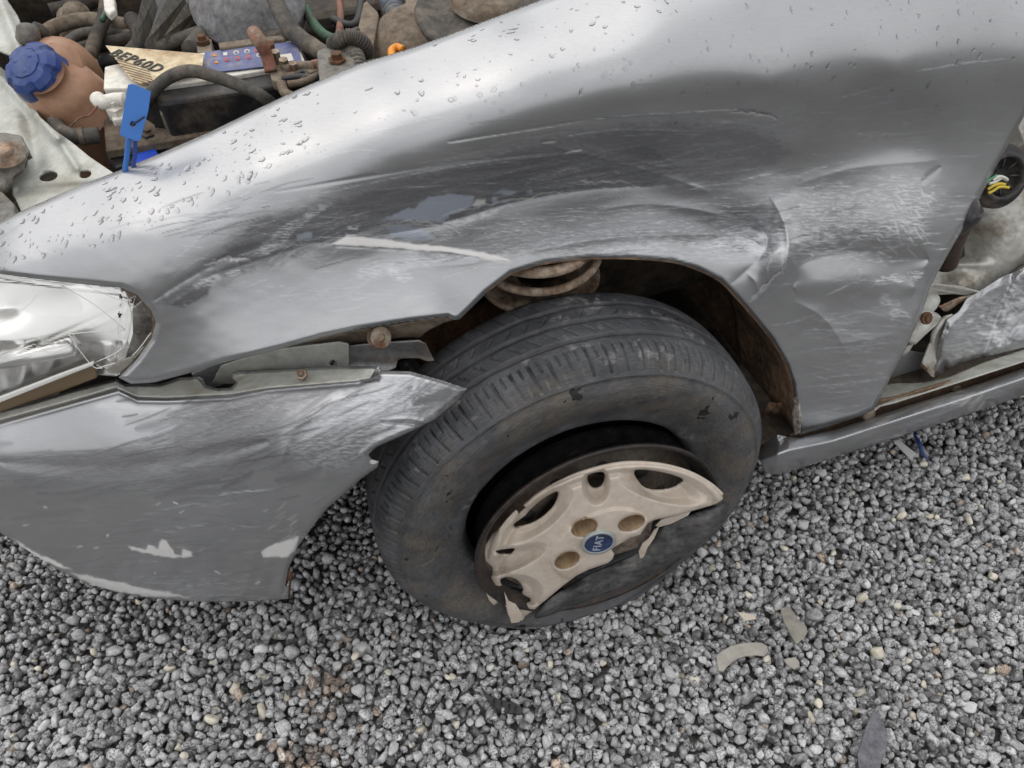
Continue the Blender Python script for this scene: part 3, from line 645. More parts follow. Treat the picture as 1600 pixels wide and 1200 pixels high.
# ------------------------------------------------------------------ bumper
BUM = Canvas()
def bumper_marks():
    c = BUM
    c.poly(0, [(200, 852), (228, 858), (232, 850), (247, 858), (252, 842), (262, 846), (272, 866), (282, 868), (286, 858), (298, 862), (300, 870), (270, 872), (235, 866), (205, 860)], .8, 2.5, 1, seed=1)
    c.poly(0, [(408, 862), (430, 850), (470, 838), (462, 860), (450, 870), (412, 870)], .8, 3, 1, seed=2)
    c.poly(0, [(20, 842), (60, 866), (115, 890), (85, 885), (40, 862)], .9, 3, 1, seed=3)
    c.poly(0, [(110, 893), (180, 910), (300, 934), (230, 932), (150, 918)], .7, 3, 1, seed=4)
    c.poly(3, [(448, 650), (470, 640), (540, 615), (590, 590), (640, 585), (720, 606), (680, 650), (600, 690), (540, 730), (480, 735), (445, 700)], .42, 10, 16, seed=6)  # pale glossy reflection painted into the bumper colour
    c.a[3] *= 1
    c.poly(1, [(660, 600), (690, 602), (722, 608), (690, 632), (650, 640), (640, 630)], .85, 6, 3, breakup=.44, seed=7)
    c.streaks(1, (635, 598, 722, 645), 130, 32, (10, 40), (.8, 2.), (.4, 1.), 8, 8)
    c.streaks(1, (250, 610, 500, 730), 190, 20, (15, 110), (.8, 3.), (.2, .9), 7, 9)
    c.streaks(1, (0, 705, 360, 760), 240, 8, (30, 170), (.8, 2.6), (.15, .7), 4, 10)
    c.streaks(1, (440, 610, 680, 720), 80, 24, (20, 90), (.8, 1.7), (.3, 1.), 5, 11)
    c.poly(1, [(290, 640), (420, 590), (560, 575), (575, 598), (460, 645), (440, 700), (330, 720), (250, 715)], .6, 12, 14, seed=12)
    c.streaks(3, (60, 740, 480, 900), 60, 8, (8, 60), (.8, 1.2), (.1, .5), 6, 13); c.streaks(1, (250, 600, 500, 740), 60, 22, (50, 160), (4, 12), (.2, .75), 6, 133); c.streaks(1, (-20, 700, 340, 770), 60, 8, (60, 200), (3, 9), (.2, .6), 4, 134); c.streaks(1, (40, 760, 480, 920), 90, 5, (10, 80), (.8, 1.8), (.1, .3), 5, 131); c.streaks(0, (60, 720, 480, 900), 14, 10, (3, 12), (.8, 1.2), (.3, .9), 25, 132)
    c.streaks(0, (420, 780, 470, 860), 14, 32, (8, 24), (.5, .8), (.3, .7), 6, 14)
    c.streaks(3, (100, 900, 440, 935), 160, 2, (10, 60), (.4, 1.), (.15, .5), 4, 15)
    c.line(3, [(340, 774), (380, 768), (430, 764)], 1.3, .9); c.line(0, [(480, 918), (500, 916)], 1.2, .8)
    c.poly(1, [(562, 588), (590, 580), (597, 590), (592, 597), (563, 600)], 1, 2, 1, seed=16)
    for P, w, h in (([(0, 722), (120, 728), (260, 722), (420, 690)], 16, .0028), ([(595, 660), (640, 662), (665, 668)], 3, .003), ([(593, 656), (640, 655), (675, 662)], 3, -.002), ([(560, 712), (600, 690), (650, 668)], 8, -.004),
                    ([(440, 720), (470, 660), (560, 612)], 10, -.0025)):
        c.line(4, P, w, h, add=True)
    c.line(1, [(595, 662), (630, 662), (660, 670)], .9, .9)
bumper_marks(); BUM.a[3] *= 1-.9*np.clip(BUM.a[1], 0, 1)
BOUT = [(-220, 700), (-120, 672), (0, 640), (60, 625), (120, 607), (183, 592), (192, 600), (215, 600), (250, 600), (280, 590), (310, 588), (318, 592), (322, 602), (340, 607), (360, 606), (368, 598), (358, 588), (365, 581), (450, 576), (530, 572),
        (592, 572), (593, 579), (640, 580), (690, 594), (731, 608), (712, 628), (680, 655), (645, 673), (612, 688), (588, 699), (576, 710), (580, 718), (592, 722), (590, 730), (565, 748), (540, 770), (510, 795), (485, 828), (465, 855), (450, 890), (444, 925),
        (452, 905), (450, 936), (380, 940), (300, 940), (230, 934), (180, 925), (130, 909), (90, 890), (40, 858), (0, 832), (-100, 770), (-220, 740)]
by = [(-220, 690, .86), (-220, 735, .84), (-100, 665, .80), (-100, 765, .76), (0, 645, .755), (0, 690, .715), (0, 730, .70), (0, 780, .692), (0, 832, .70), (100, 615, .72), (100, 660, .69), (100, 720, .662), (100, 800, .648), (100, 890, .665),
      (200, 600, .69), (200, 635, .665), (200, 700, .628), (200, 750, .614), (200, 830, .604), (200, 925, .625), (300, 595, .655), (300, 640, .625), (300, 715, .588), (300, 780, .577), (300, 860, .573), (300, 938, .59),
      (400, 585, .625), (400, 620, .592), (400, 690, .556), (400, 760, .546), (400, 840, .544), (400, 938, .558), (500, 578, .595), (500, 620, .568), (500, 690, .535), (500, 790, .522), (455, 930, .545), (460, 860, .532),
      (600, 580, .565), (600, 610, .55), (600, 650, .53), (590, 700, .517), (670, 590, .545), (680, 630, .525), (731, 608, .525), (580, 725, .52), (640, 670, .52)]
btps = TPS(by, .003)
def bumper_y(px, py):
    y = btps(px, py)+BUM.sample(px, py, 4)[0]*.6
    # folded-in mounting flange along the top: starts above a traced crease
    cr_ = np.interp(px, [-220, 0, 185, 215, 260, 360, 420, 560, 600, 640], [720, 664, 612, 626, 627, 622, 610, 598, 586, 560])
    y = y+np.clip((cr_-py)/26, 0, 1.2)*.030*np.clip((600-px)/40, 0, 1)-.0035*np.exp(-((py-cr_)/4.5)**2)*np.clip((600-px)/40, 0, 1)
    return y+.0015*(fbm(px/60, py/40, 61, 3)-.5)
bumper = sheet('front_bumper', BOUT, bumper_y, M_paint, car, step=2., solid=.003, attr=marks_of(BUM), roll=.004, rollpx=4)
FL = [(-220, 708), (-120, 676), (0, 644), (60, 629), (120, 611), (182, 596), (196, 604), (214, 604), (250, 604), (281, 594), (308, 592), (320, 606), (340, 611), (364, 609), (372, 598), (362, 588), (367, 585), (450, 580), (530, 576), (586, 576), (578, 590), (556, 594),
      (420, 605), (360, 615), (260, 620), (216, 619), (190, 608), (180, 604), (120, 622), (0, 655), (-120, 690), (-220, 714)]
sheet('mounting_flange', FL, lambda x, y: bumper_y(x, y)-.0022, M_inner, bumper, step=2., solid=.001)
mesh('clip_bolt', *lathe_g(atY(471, 585, .602), (-.2, -.4, 1), [(-.004, .0065), (.001, .0065), (.0012, .004), (.006, .0035), (.007, 0)], 6), M_bolt, bumper, smooth=False)
mesh('rust_patch', *prism_g(ypoly([(444, 925), (446, 900), (453, 888), (456, 905), (453, 934), (446, 934)], .552), (0, .012, 0)), M_rust, bumper)
# ------------------------------------------------------------------ wheel
def wheel_axis(az, el):
    az, el = math.radians(az), math.radians(el); return np.array([math.sin(az)*math.cos(el), -math.cos(az)*math.cos(el), math.sin(el)])
NW = wheel_axis(-4, 7); CR = np.array([.300, .464, .225])          # rim flange plane
aN, uN, vN = frame(NW)
rim = None
def rimprof():
    return [(-.150, .172), (-.148, .180), (-.142, .180), (-.135, .168), (-.11, .160), (-.075, .158), (-.060, .163), (-.050, .166), (-.046, .1705), (-.041, .166), (-.022, .1655), (-.012, .167), (-.006, .175), (-.002, .1815), (.003, .183), (.005, .180), (.003, .1755), (-.004, .172), (-.010, .165), (-.022, .158), (-.045, .150),
            (-.055, .146), (-.048, .132), (-.036, .118), (-.030, .10), (-.036, .082), (-.048, .070), (-.048, .045), (-.040, .032), (-.040, .0)]
rim = mesh('wheel', *lathe_g(CR, NW, rimprof(), 160), M_rimblack, car)
rim.data.materials.append(M_disc); rim.data.materials.append(M_rimrust)
cc = np.zeros(len(rim.data.polygons)*3); rim.data.polygons.foreach_get('center', cc); cc = cc.reshape(-1, 3)-CR
hh = cc@NW; rr = np.linalg.norm(cc-hh[:, None]*NW, axis=1)
mi = np.where((rr < .160) & (hh > -.062), 1, 0); mi[(hh > -.006) | ((rr < .176) & (hh > -.024) & (rr > .1665) & (hh > -.009))] = 2
rim.data.polygons.foreach_set('material_index', mi.astype(np.int32))
# vent holes in the steel disc: dark oval recesses, and lug bolts
for k in range(10):
    a = k*math.pi/5+.2; p = CR+NW*(-.0325)+.105*(math.cos(a)*uN+math.sin(a)*vN)
    mesh('vent_hole', *lathe_g(p, NW, [(-.004, .011), (.0035, .011), (.0036, .0)], 16), M_grey, rim)
for k in range(4):
    a = k*math.pi/2+.62; p = CR+NW*(-.046)+.049*(math.cos(a)*uN+math.sin(a)*vN)
    mesh('wheel_bolt', *lathe_g(p, NW, [(0, .010), (.012, .010), (.014, .007), (.014, 0)], 6), M_bolt, rim, smooth=False)
def tyre():
    NT = wheel_axis(-3, 6.2); CT = np.array([.287, .486, .249]); a, u, v = frame(NT)
    # profile (axial, radius), outer bead -> sidewall -> tread -> inner sidewall -> bead -> inside
    prof = [(-.030, .166), (-.016, .172), (-.012, .179), (-.010, .190), (-.004, .205), (.004, .222), (.008, .238), (.006, .252), (.001, .260), (.002, .2635), (-.002, .2665), (-.008, .2735), (-.017, .2815), (-.028, .2865), (-.045, .2895), (-.075, .2915), (-.105, .2905), (-.130, .287), (-.145, .281), (-.157, .270),
            (-.165, .25), (-.168, .22), (-.16, .19), (-.152, .172), (-.14, .168)]
    P = spline(np.array(prof), 7); s = np.r_[0, np.cumsum(np.linalg.norm(np.diff(P, axis=0), axis=1))]
    st = np.interp(np.array([0, s[-1]]), s, s)
    # resample: dense on shoulder/tread
    s0 = s[np.argmin(np.abs(P[:, 1]-.262)+(P[:, 0] < -.05))]; s1 = s[np.argmin(np.hypot(P[:, 0]+.150, P[:, 1]-.277))]
    ss = np.r_[np.arange(0, s0, .004), np.arange(s0, s1, .0017), np.arange(s1, s[-1], .008)]
    A = np.interp(ss, s, P[:, 0]); R = np.interp(ss, s, P[:, 1])
    seg = 1500; th = np.arange(seg)*2*math.pi/seg; TH, AA = np.meshgrid(th, A, indexing='ij'); RR = np.meshgrid(th, R, indexing='ij')[1]
    dep = np.zeros_like(RR)
    for g, wd in ((-.048, .0032), (-.078, .0036), (-.108, .0036)):
        
        dep = np.maximum(dep, .0055*np.exp(-((AA-g)/wd)**4))
    arc = TH*.29; pit = 1.8221/76
    def slots(off, w, lo, hi, d, skew, per=pit):
        x = (arc+skew*(AA-lo)+off) % per; x = np.minimum(x, per-x)
        return d*np.exp(-(x/w)**4)*((AA > lo) & (AA < hi) & (RR > .256))
    dep = np.maximum(dep, slots(0, .0019, -.036, -.0040, .0065, .12))
    dep = np.maximum(dep, slots(pit/2, .0014, -.036, -.020, .005, .12)); dep = np.maximum(dep, slots(pit/4, .0009, -.020, -.013, .003, .12)); dep = np.maximum(dep, slots(pit*.75, .0009, -.017, -.010, .003, .12))
    dep = np.maximum(dep, slots(pit/2, .0011, -.071, -.060, .0045, .8)); dep = np.maximum(dep, slots(0, .0011, -.099, -.086, .0045, -.8, pit))
    dep = np.maximum(dep, slots(pit/3, .0011, -.140, -.115, .0045, .5)); dep = np.maximum(dep, slots(pit*.8, .0009, -.066, -.054, .003, .5))
    wear = .5+.5*fbm(TH*9, AA*60, 3); dep *= np.clip((wear-.5)*2.6-.2, .30, 1)
    RR = RR-dep
    # raised ring and block of worn moulding on the sidewall
    RR = RR+.0012*np.exp(-((AA-.0035)/.0012)**2)*(RR > .25)
    AA2 = AA+.0010*(np.abs(RR-.2465) < .0018)*(RR > .2)+.0007*(vnoise(TH*70, RR*900, 8) > .62)*(RR > .222)*(RR < .238)*(AA > -.01)*((TH % 2.1) < .9)+.003*(fbm(TH*5, RR*40, 5)-.5)*(RR < .255)*(AA > -.03)+.0009*(fbm(TH*30, RR*260, 15)-.5)*(RR < .262)*(AA > -.03)+.0006*np.exp(-((RR-.226)/.0009)**2)*(AA > -.02)+.0006*np.exp(-((RR-.209)/.0009)**2)*(AA > -.02)
    V = CT+AA2[..., None]*a+RR[..., None]*(np.cos(TH)[..., None]*u+np.sin(TH)[..., None]*v)
    # deflated: flatten on the ground, push sidewall out near the contact
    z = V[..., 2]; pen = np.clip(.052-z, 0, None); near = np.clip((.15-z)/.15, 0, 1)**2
    out = (AA > -.08)*1.
    V[..., 1] -= out*near*(.004+.30*np.clip(pen, 0, .05))*np.clip((RR-.17)/.06, 0, 1)
    V[..., 1] += (1-out)*near*.02
    k = .02; V[..., 2] = np.where(z < .05, .009+np.log1p(np.exp(np.clip((z-.009)/k, -40, 40)))*k, z)*1.0
    V[..., 2] = np.where(z < .05, np.minimum(V[..., 2], .05+(z-.05)*.0+(V[..., 2]-.05)), V[..., 2])
    n = len(A); idx = np.arange(seg*n).reshape(seg, n); nx = np.roll(idx, -1, 0)
    Fq = np.stack([idx[:, :-1], idx[:, 1:], nx[:, 1:], nx[:, :-1]], -1).reshape(-1, 4)
    M = bpy.data.materials.new('worn_tyre'); M.use_nodes = True; nn, l = M.node_tree.nodes, M.node_tree.links; b = nn['Principled BSDF']
    at = nn.new('ShaderNodeAttribute'); at.attribute_name = 'dust_shade'; sp = nn.new('ShaderNodeSeparateColor'); l.new(at.outputs['Color'], sp.inputs[0])
    t = nn.new('ShaderNodeTexCoord')
    def nz_(sc, lo, hi, det=6):
        z = nn.new('ShaderNodeTexNoise'); z.inputs['Scale'].default_value = sc; z.inputs['Detail'].default_value = det; z.inputs['Roughness'].default_value = .65; l.new(t.outputs['Object'], z.inputs['Vector'])
        m = nn.new('ShaderNodeMapRange'); m.inputs[1].default_value = lo; m.inputs[2].default_value = hi; l.new(z.outputs['Fac'], m.inputs[0]); return m.outputs[0], z.outputs['Fac']
    def mixc(f, x, y):
        q = nn.new('ShaderNodeMix'); q.data_type = 'RGBA'; l.new(f, q.inputs[0])
        for s_, v_ in ((6, x), (7, y)):
            if isinstance(v_, tuple): q.inputs[s_].default_value = (*v_, 1)
            else: l.new(v_, q.inputs[s_])
        return q.outputs[2]
    def mul(x, y):
        m = nn.new('ShaderNodeMath'); m.operation = 'MULTIPLY'; l.new(x, m.inputs[0]); l.new(y, m.inputs[1]); return m.outputs[0]
    g1, _ = nz_(16, .35, .65); c = mixc(g1, (.034, .036, .040), (.085, .088, .096))
    g2, _ = nz_(22, .38, .62, 8); c = mixc(mul(sp.outputs[0], g2), c, (.125, .108, .088))
    g3, f3 = nz_(30, .57, .66); c = mixc(mul(sp.outputs[1], g3), c, (.26, .25, .25))
    g4, _ = nz_(24, .655, .665, 3); c = mixc(mul(sp.outputs[2], g4), c, (.01, .01, .01))
    uvn = nn.new('ShaderNodeMapping'); uvn.inputs['Scale'].default_value = (1, 9, 1); l.new(t.outputs['UV'], uvn.inputs['Vector'])
    zz = nn.new('ShaderNodeTexNoise'); zz.inputs['Scale'].default_value = 5; zz.inputs['Detail'].default_value = 9; zz.inputs['Roughness'].default_value = .75; l.new(uvn.outputs[0], zz.inputs['Vector'])
    mz = nn.new('ShaderNodeMapRange'); mz.inputs[1].default_value = .38; mz.inputs[2].default_value = .62; mz.inputs[3].default_value = .55; mz.inputs[4].default_value = 1.25; l.new(zz.outputs['Fac'], mz.inputs[0])
    vs = nn.new('ShaderNodeVectorMath'); vs.operation = 'SCALE'; l.new(c, vs.inputs[0]); l.new(mz.outputs[0], vs.inputs['Scale']); c = vs.outputs[0]
    c = mixc(at.outputs['Alpha'], c, (.009, .009, .009))  # groove shade painted into the tread colour, darker with depth
    l.new(c, b.inputs['Base Color']); b.inputs['Roughness'].default_value = .55; b.inputs['Specular IOR Level'].default_value = .45
    _, ff = nz_(260, 0, 1); bp = nn.new('ShaderNodeBump'); bp.inputs['Distance'].default_value = .0005; bp.inputs['Strength'].default_value = .6; l.new(ff, bp.inputs['Height']); l.new(bp.outputs[0], b.inputs['Normal'])
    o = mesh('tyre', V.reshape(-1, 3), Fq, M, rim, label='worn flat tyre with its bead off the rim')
    side = np.clip((AA+.014)/.01, 0, 1)*(RR < .262); sh = np.exp(-((AA+.006)/.006)**2)
    dust_shade = np.clip(side*(.75-.55*np.clip((.215-RR)/.02, 0, 1))+sh*.30+.9*np.clip(slots(.0022, .0020, -.013, -.001, 1, .12)+slots(.0022+pit/2, .0014, -.012, -.003, 1, .12), 0, 1), 0, 1)
    dust_shade *= np.clip(V[..., 2]/.10, .05, 1); grey = (AA < -.01)*(1-np.clip(dep/.003, 0, 1))*.6; chip = side
    uvl = o.data.uv_layers.new(name='UVMap'); li = np.zeros(len(o.data.loops), np.int32); o.data.loops.foreach_get('vertex_index', li)
    uvl.data.foreach_set('uv', np.c_[(TH.ravel()*4)[li], (np.broadcast_to(ss, TH.shape).ravel()*14)[li]].ravel())
    at_ = o.data.color_attributes.new('dust_shade', 'FLOAT_COLOR', 'POINT')
    at_.data.foreach_set('color', np.stack([dust_shade, grey, chip, np.clip(dep/.0045, 0, 1)*.75], -1).astype(np.float32).ravel())  # alpha carries the painted groove shade, red the real dirt
    return o
tyre()
# ---- wheel cover, traced on its own tilted disc
NC = wheel_axis(-12, 9); CC = np.array([.314, .448, .205])
def cover_pt(px, py, h):
    d = rays(px, py); t = ((CC-CP)@NC+h)/(d@NC); return CP+d*t[..., None]
def cover_R(px, py):
    d = rays(px, py); t = ((CC-CP)@NC)/(d@NC); p = CP+d*t[..., None]-CC; return np.linalg.norm(p, axis=-1), p
COUT = [(752, 866), (758, 852), (767, 838), (790, 812), (806, 798), (812, 804), (823, 794), (818, 790), (840, 772), (868, 755), (900, 740), (940, 728), (975, 722), (1010, 722), (1045, 727), (1080, 738), (1110, 755), (1128, 771), (1130, 780), (1118, 788), (1090, 796), (1055, 806),
        (1024, 812), (1012, 818), (1000, 836), (985, 840), (972, 848), (955, 858), (960, 866), (957, 874), (950, 880), (920, 890), (900, 900), (880, 915), (850, 940), (828, 958), (819, 964), (820, 972), (798, 976), (792, 955), (788, 925), (783, 922), (778, 942), (772, 946), (764, 938), (756, 918), (756, 900), (762, 894), (752, 882)]
def ell(cx, cy, a, b, ang, n=28, p=2.):
    t = np.arange(n)*2*math.pi/n; x = a*np.sign(np.cos(t))*np.abs(np.cos(t))**(2/p); y = b*np.sign(np.sin(t))*np.abs(np.sin(t))**(2/p); g = math.radians(ang)
    return np.c_[cx+x*math.cos(g)+y*math.sin(g), cy-x*math.sin(g)+y*math.cos(g)]
CH = [spline([(918, 744), (928, 739), (943, 738), (944, 748), (940, 758), (930, 762), (921, 757)], 5, True),
      spline([(992, 735), (1030, 737), (1066, 748), (1058, 758), (1040, 764), (1015, 764), (1000, 755)], 5, True),
      spline([(870, 768), (870, 780), (860, 796), (840, 812), (820, 820), (802, 821), (820, 806), (828, 797), (848, 780)], 5, True),
      spline([(775, 861), (790, 858), (804, 857), (802, 863), (792, 867), (780, 866)], 5, True),
      spline([(782, 905), (795, 902), (808, 906), (816, 916), (815, 926), (800, 931), (786, 928), (784, 915)], 5, True),
      ell(913, 824, 20, 12.5, 20), ell(886, 875, 19.5, 11.5, 22), ell(987, 817, 21, 11, 20)]
def cover_h(px, py):
    R, p = cover_R(px, py); h = .012*np.clip((.178-R)/.012, 0, 1)**.6+.010*np.clip((.165-R)/.10, 0, 1)
    R0 = .178
    h = h-.006*np.exp(-((R-.158)/.006)**2)                                   # groove inside the outer band
    # central raised disc, traced round the badge
    dx = (px-938)*.90+(py-850)*-.44; dy = (px-938)*.44+(py-850)*.90; e = np.hypot(dx/85, dy/48)
    h = h+.004*np.clip((1.0-e)/.06, 0, 1)
    # scooped windows
    for (cx, cy, a, b, g) in ((931, 758, 20, 28, 0), (1035, 762, 62, 20, -14), (838, 805, 60, 24, 36), (800, 875, 52, 15, 22), (810, 925, 34, 24, 0)):
        g = math.radians(g); x = (px-cx)*math.cos(g)-(py-cy)*math.sin(g); y = (px-cx)*math.sin(g)+(py-cy)*math.cos(g)
        h = h-.017*np.clip(1.15-np.hypot(x/a, y/b), 0, .5)/.5
    # broken lower tongue drops away
    h = h-.00012*np.clip(py-930, 0, 60)
    return h
def cover_sheet():
    px, py, T, D = sheet_grid(COUT, CH, 1.6)
    h = cover_h(px, py)-.003*np.exp(-(D/2.2)**2)
    o = mesh('wheel_cover', cover_pt(px, py, h), T, M_cover, rim, solid=.0025, label='cracked beige wheel cover with its lower part broken off')
    return o
cover = cover_sheet()
# rolled outer lip of the cover and the pockets around the wheel bolts
def cpath(pts, h): P = spline(pts, 6); return cover_pt(P[:, 0], P[:, 1], np.full(len(P), h))
lip = spline([(826, 786), (840, 774), (868, 757), (900, 742), (940, 730), (975, 724), (1010, 724), (1045, 729), (1080, 740), (1110, 757), (1127, 772)], 4)
mesh('cover_lip', *tube_g(cover_pt(lip[:, 0], lip[:, 1], np.full(len(lip), .004)), .0030, 8, 2), M_cover, cover)
for (cx, cy, a, b, g) in ((913, 824, 20, 12.5, 20), (886, 875, 19.5, 11.5, 22), (987, 817, 21, 11, 20)):
    E_ = ell(cx, cy, a, b, g, 32); V = []; Fc = []; n = len(E_)
    h0 = cover_h(E_[:, 0], E_[:, 1])-.001
    for k, (dh, sc) in enumerate(((0, 1), (-.016, .97), (-.034, .93), (-.038, .6))):
        q = cover_pt(cx+(E_[:, 0]-cx)*sc, cy+(E_[:, 1]-cy)*sc, h0)+NC*dh; V.append(q)
    for k in range(3):
        for j in range(n): Fc.append([k*n+j, k*n+(j+1) % n, (k+1)*n+(j+1) % n, (k+1)*n+j])
    Fc.append([3*n+j for j in range(n)])
    mesh('bolt_pocket', np.concatenate(V), Fc, M_coverin, cover)
q = cover_pt(np.array([893., 897, 905, 901]), np.array([872., 869, 884, 886]), np.full(4, .004)); mesh('bolt_slot', *prism_g(q-NC*.012, NC*.002), M_grey, cover, smooth=False)
# badge
bc = cover_pt(np.array(935.), np.array(847.), np.array(.0275))
badge = mesh('emblem', *lathe_g(bc, NC, [(-.0015, .0236), (.0010, .0242), (.0026, .0240), (.0030, .0205), (.0024, .0196), (.0018, .0190), (.0018, 0)], 56), M_emrim, cover)
badge.data.materials.append(M_emblem)
for p in badge.data.polygons:
    if (np.linalg.norm(np.array(p.center)-bc-NC*((np.array(p.center)-bc)@NC)) < .0193): p.material_index = 1
def text_obj(name, s, size, origin, ux, uy, m, parent, ext=.0004, bold=.0, align='CENTER', sx=1.):
    cu = bpy.data.curves.new(name, 'FONT'); cu.body = s; cu.size = size; cu.extrude = ext; cu.offset = bold; cu.align_x = align; cu.align_y = 'CENTER'; cu.resolution_u = 3; cu.space_character = 1.14
    t = bpy.data.objects.new(name+'_tmp', cu); COL.objects.link(t); dg = bpy.context.evaluated_depsgraph_get(); dg.update()
    me = bpy.data.meshes.new_from_object(t.evaluated_get(dg)); COL.objects.unlink(t); bpy.data.objects.remove(t)
    ux = Vector(ux).normalized(); uy = Vector(uy); uy = (uy-ux*uy.dot(ux)).normalized(); uz = ux.cross(uy)
    Mx = Matrix.Translation(Vector(origin)) @ Matrix((ux, uy, uz)).transposed().to_4x4() @ Matrix.Diagonal((sx, 1, 1, 1)); me.transform(Mx)
    me.materials.clear(); me.materials.append(m); o = bpy.data.objects.new(name, me); place(o, parent); return o
pA = cover_pt(np.array([932., 941., 929.]), np.array([861., 832., 846.]), np.full(3, .0275))
ux = pA[1]-pA[0]; ux /= np.linalg.norm(ux); uy = -np.cross(ux, NC); uy = np.cross(NC, ux)
text_obj('lettering', 'FIAT', .0155, bc+NC*.0021, ux, uy, M_letter, badge, .0003, .00012, sx=.95)
# snapped-off pieces of the cover
def cpiece(name, pts, h, m=M_cover, tw=0, **k):
    P = np.array(pts, float); hh = np.full(len(P), h)+tw*(P[:, 0]-P[:, 0].mean()); mesh(name, *prism_g(cover_pt(P[:, 0], P[:, 1], hh), -NC*.002), m, cover, smooth=False, bevel=.0006, **k)
cpiece('broken_fragment', [(1024, 822), (1034, 812), (1060, 805), (1082, 796), (1075, 806), (1050, 818), (1030, 824)], .004, tw=.00004)
cpiece('broken_fragment', [(1022, 829), (1030, 824), (1022, 842), (1012, 856), (1006, 871), (1000, 873), (998, 862), (1004, 850), (1014, 842)], .010, tw=.0001)
cpiece('broken_fragment', [(930, 872), (952, 862), (955, 872), (935, 881), (926, 878)], .006, M_coverin)
cpiece('broken_fragment', [(780, 828), (792, 812), (806, 798), (810, 801), (800, 816), (786, 830)], .014, tw=.0001)
cpiece('broken_fragment', [(788, 925), (795, 940), (806, 945), (816, 960), (812, 972), (799, 974), (792, 950)], .012)
def covsheet(name, out, hf, m, parent, step=2.2, solid=.004, **k):
    px, py, T, D = sheet_grid(out, (), step); return mesh(name, cover_pt(px, py, hf(px, py, D)), T, m, parent, solid=solid, **k)
M_fold = mat('folded_rubber', (.050, .050, .053), .6, 0, (.15, .145, .14), 14, .45, .68, bump=.0012, bscale=60, dirt=.6)
covsheet('folded_sidewall', spline([(1118, 792), (1138, 782), (1134, 808), (1112, 836), (1078, 862), (1040, 886), (985, 912), (925, 936), (868, 958), (836, 966), (846, 946), (880, 920), (915, 900), (958, 880), (992, 866), (1014, 846), (1030, 826), (1062, 810), (1090, 800)], 4, True),
         lambda x, y, D: -.002+.010*np.clip(D/14, 0, 1)**.7+.004*np.sin((x*.5-y)/11)*np.clip(D/10, 0, 1)+.004*(fbm(x/22, y/16, 33)-.5), M_fold, rim)
covsheet('hub_face', [(948, 842), (962, 820), (990, 804), (1012, 802), (1020, 812), (1016, 836), (996, 856), (966, 866), (944, 868), (936, 862)], lambda x, y, D: -.001+.004*np.sin(x/9)*np.clip(D/8, 0, 1), mat('worn_brown_grey', (.21, .17, .135), .65, 0, (.12, .09, .07), 60, .4, .65, bump=.0008), rim, step=2)
# hub face and brake disc showing where the cover is missing
mesh('hub_plate', *lathe_g(CR+NW*-.012, NW, [(-.02, .062), (-.006, .060), (.0, .050), (.002, .030), (.004, 0)], 40), M_disc, rim)
mesh('brake_disc', *lathe_g(CR+NW*-.075, NW, [(-.02, .12), (-.006, .12), (-.006, 0)], 48), M_rust, rim)
# ------------------------------------------------------------------ wheel house, suspension
wh = []
for j, yy in enumerate((.70, .78, .86, .93)):
    th = np.linspace(math.radians(-12), math.radians(192), 30); r = .345-.02*(j > 2)
    wh.append(np.c_[.32+r*1.08*np.cos(th), np.full(30, yy), .27+r*1.0*np.sin(th)+.006*np.sin(th*9+j)])
V = np.concatenate(wh); Fc = [[j*30+i, j*30+i+1, (j+1)*30+i+1, (j+1)*30+i] for j in range(3) for i in range(29)]
V = np.r_[V, [(.32, .95, .27)]]; Fc += [[90+i, 91+i, 120] for i in range(29)]
liner = mesh('wheel_house', V, Fc, M_mud, car, solid=.002)
sp_c = np.array([.275, .80, .62])
spring = mesh('strut', *tube_g([sp_c+np.array([0, 0, -.30]), sp_c+np.array([0, .0, .0])], .028, 20), M_dark, car)
def ring(cx, cy, z, a0, a1, R, r, m, name, tilt=0, parent=None, flat=1):
    c = atZ(cx, cy, z); t = np.radians(np.linspace(a0, a1, 22)); P = np.c_[c[0]+R*np.cos(t), c[1]+R*np.sin(t), c[2]+tilt*(t-t[0])]
    return mesh(name, *tube_g(P, r, 10, 3), m, parent)
M_springrust = mat('spring_rust', (.42, .33, .25), .8, 0, (.12, .07, .04), 40, .4, .65, bump=.001)
for z, R, r, cx, cy in ((.556, .074, .0080, 842, 372), (.522, .080, .0058, 842, 398)):
    ring(cx, cy, z, 150, 400, R, r, M_springrust, 'coil', .004, spring)
pc = atZ(840, 424, .492)
mesh('spring_seat', *lathe_g(pc, (0, 0, 1), [(-.010, .03), (-.010, .080), (-.003, .086), (.002, .084), (.0, .078), (-.003, .03)], 40), M_springrust, spring)
mesh('suspension_arm', *tube_g([atZ(845, 470, .42), atZ(700, 520, .38), atZ(650, 560, .36)], [.02, .03, .035], 12), M_rust, car)
mesh('drive_shaft_boot', *tube_g([np.array([.30, .66, .26]), np.array([.28, .80, .27])], [.05, .03], 20, rib=.12, ribn=6), M_dark, car)
mesh('subframe', *prism_g([(-.25, .78, .30), (.1, .74, .30), (.1, 1.1, .30), (-.25, 1.1, .30)], (0, 0, .05)), M_dark, car)
mesh('splash_wall', *prism_g([(-.35, .83, .16), (.10, .80, .16), (.10, .80, .56), (-.35, .83, .60)], (0, .02, 0)), M_dark, car)
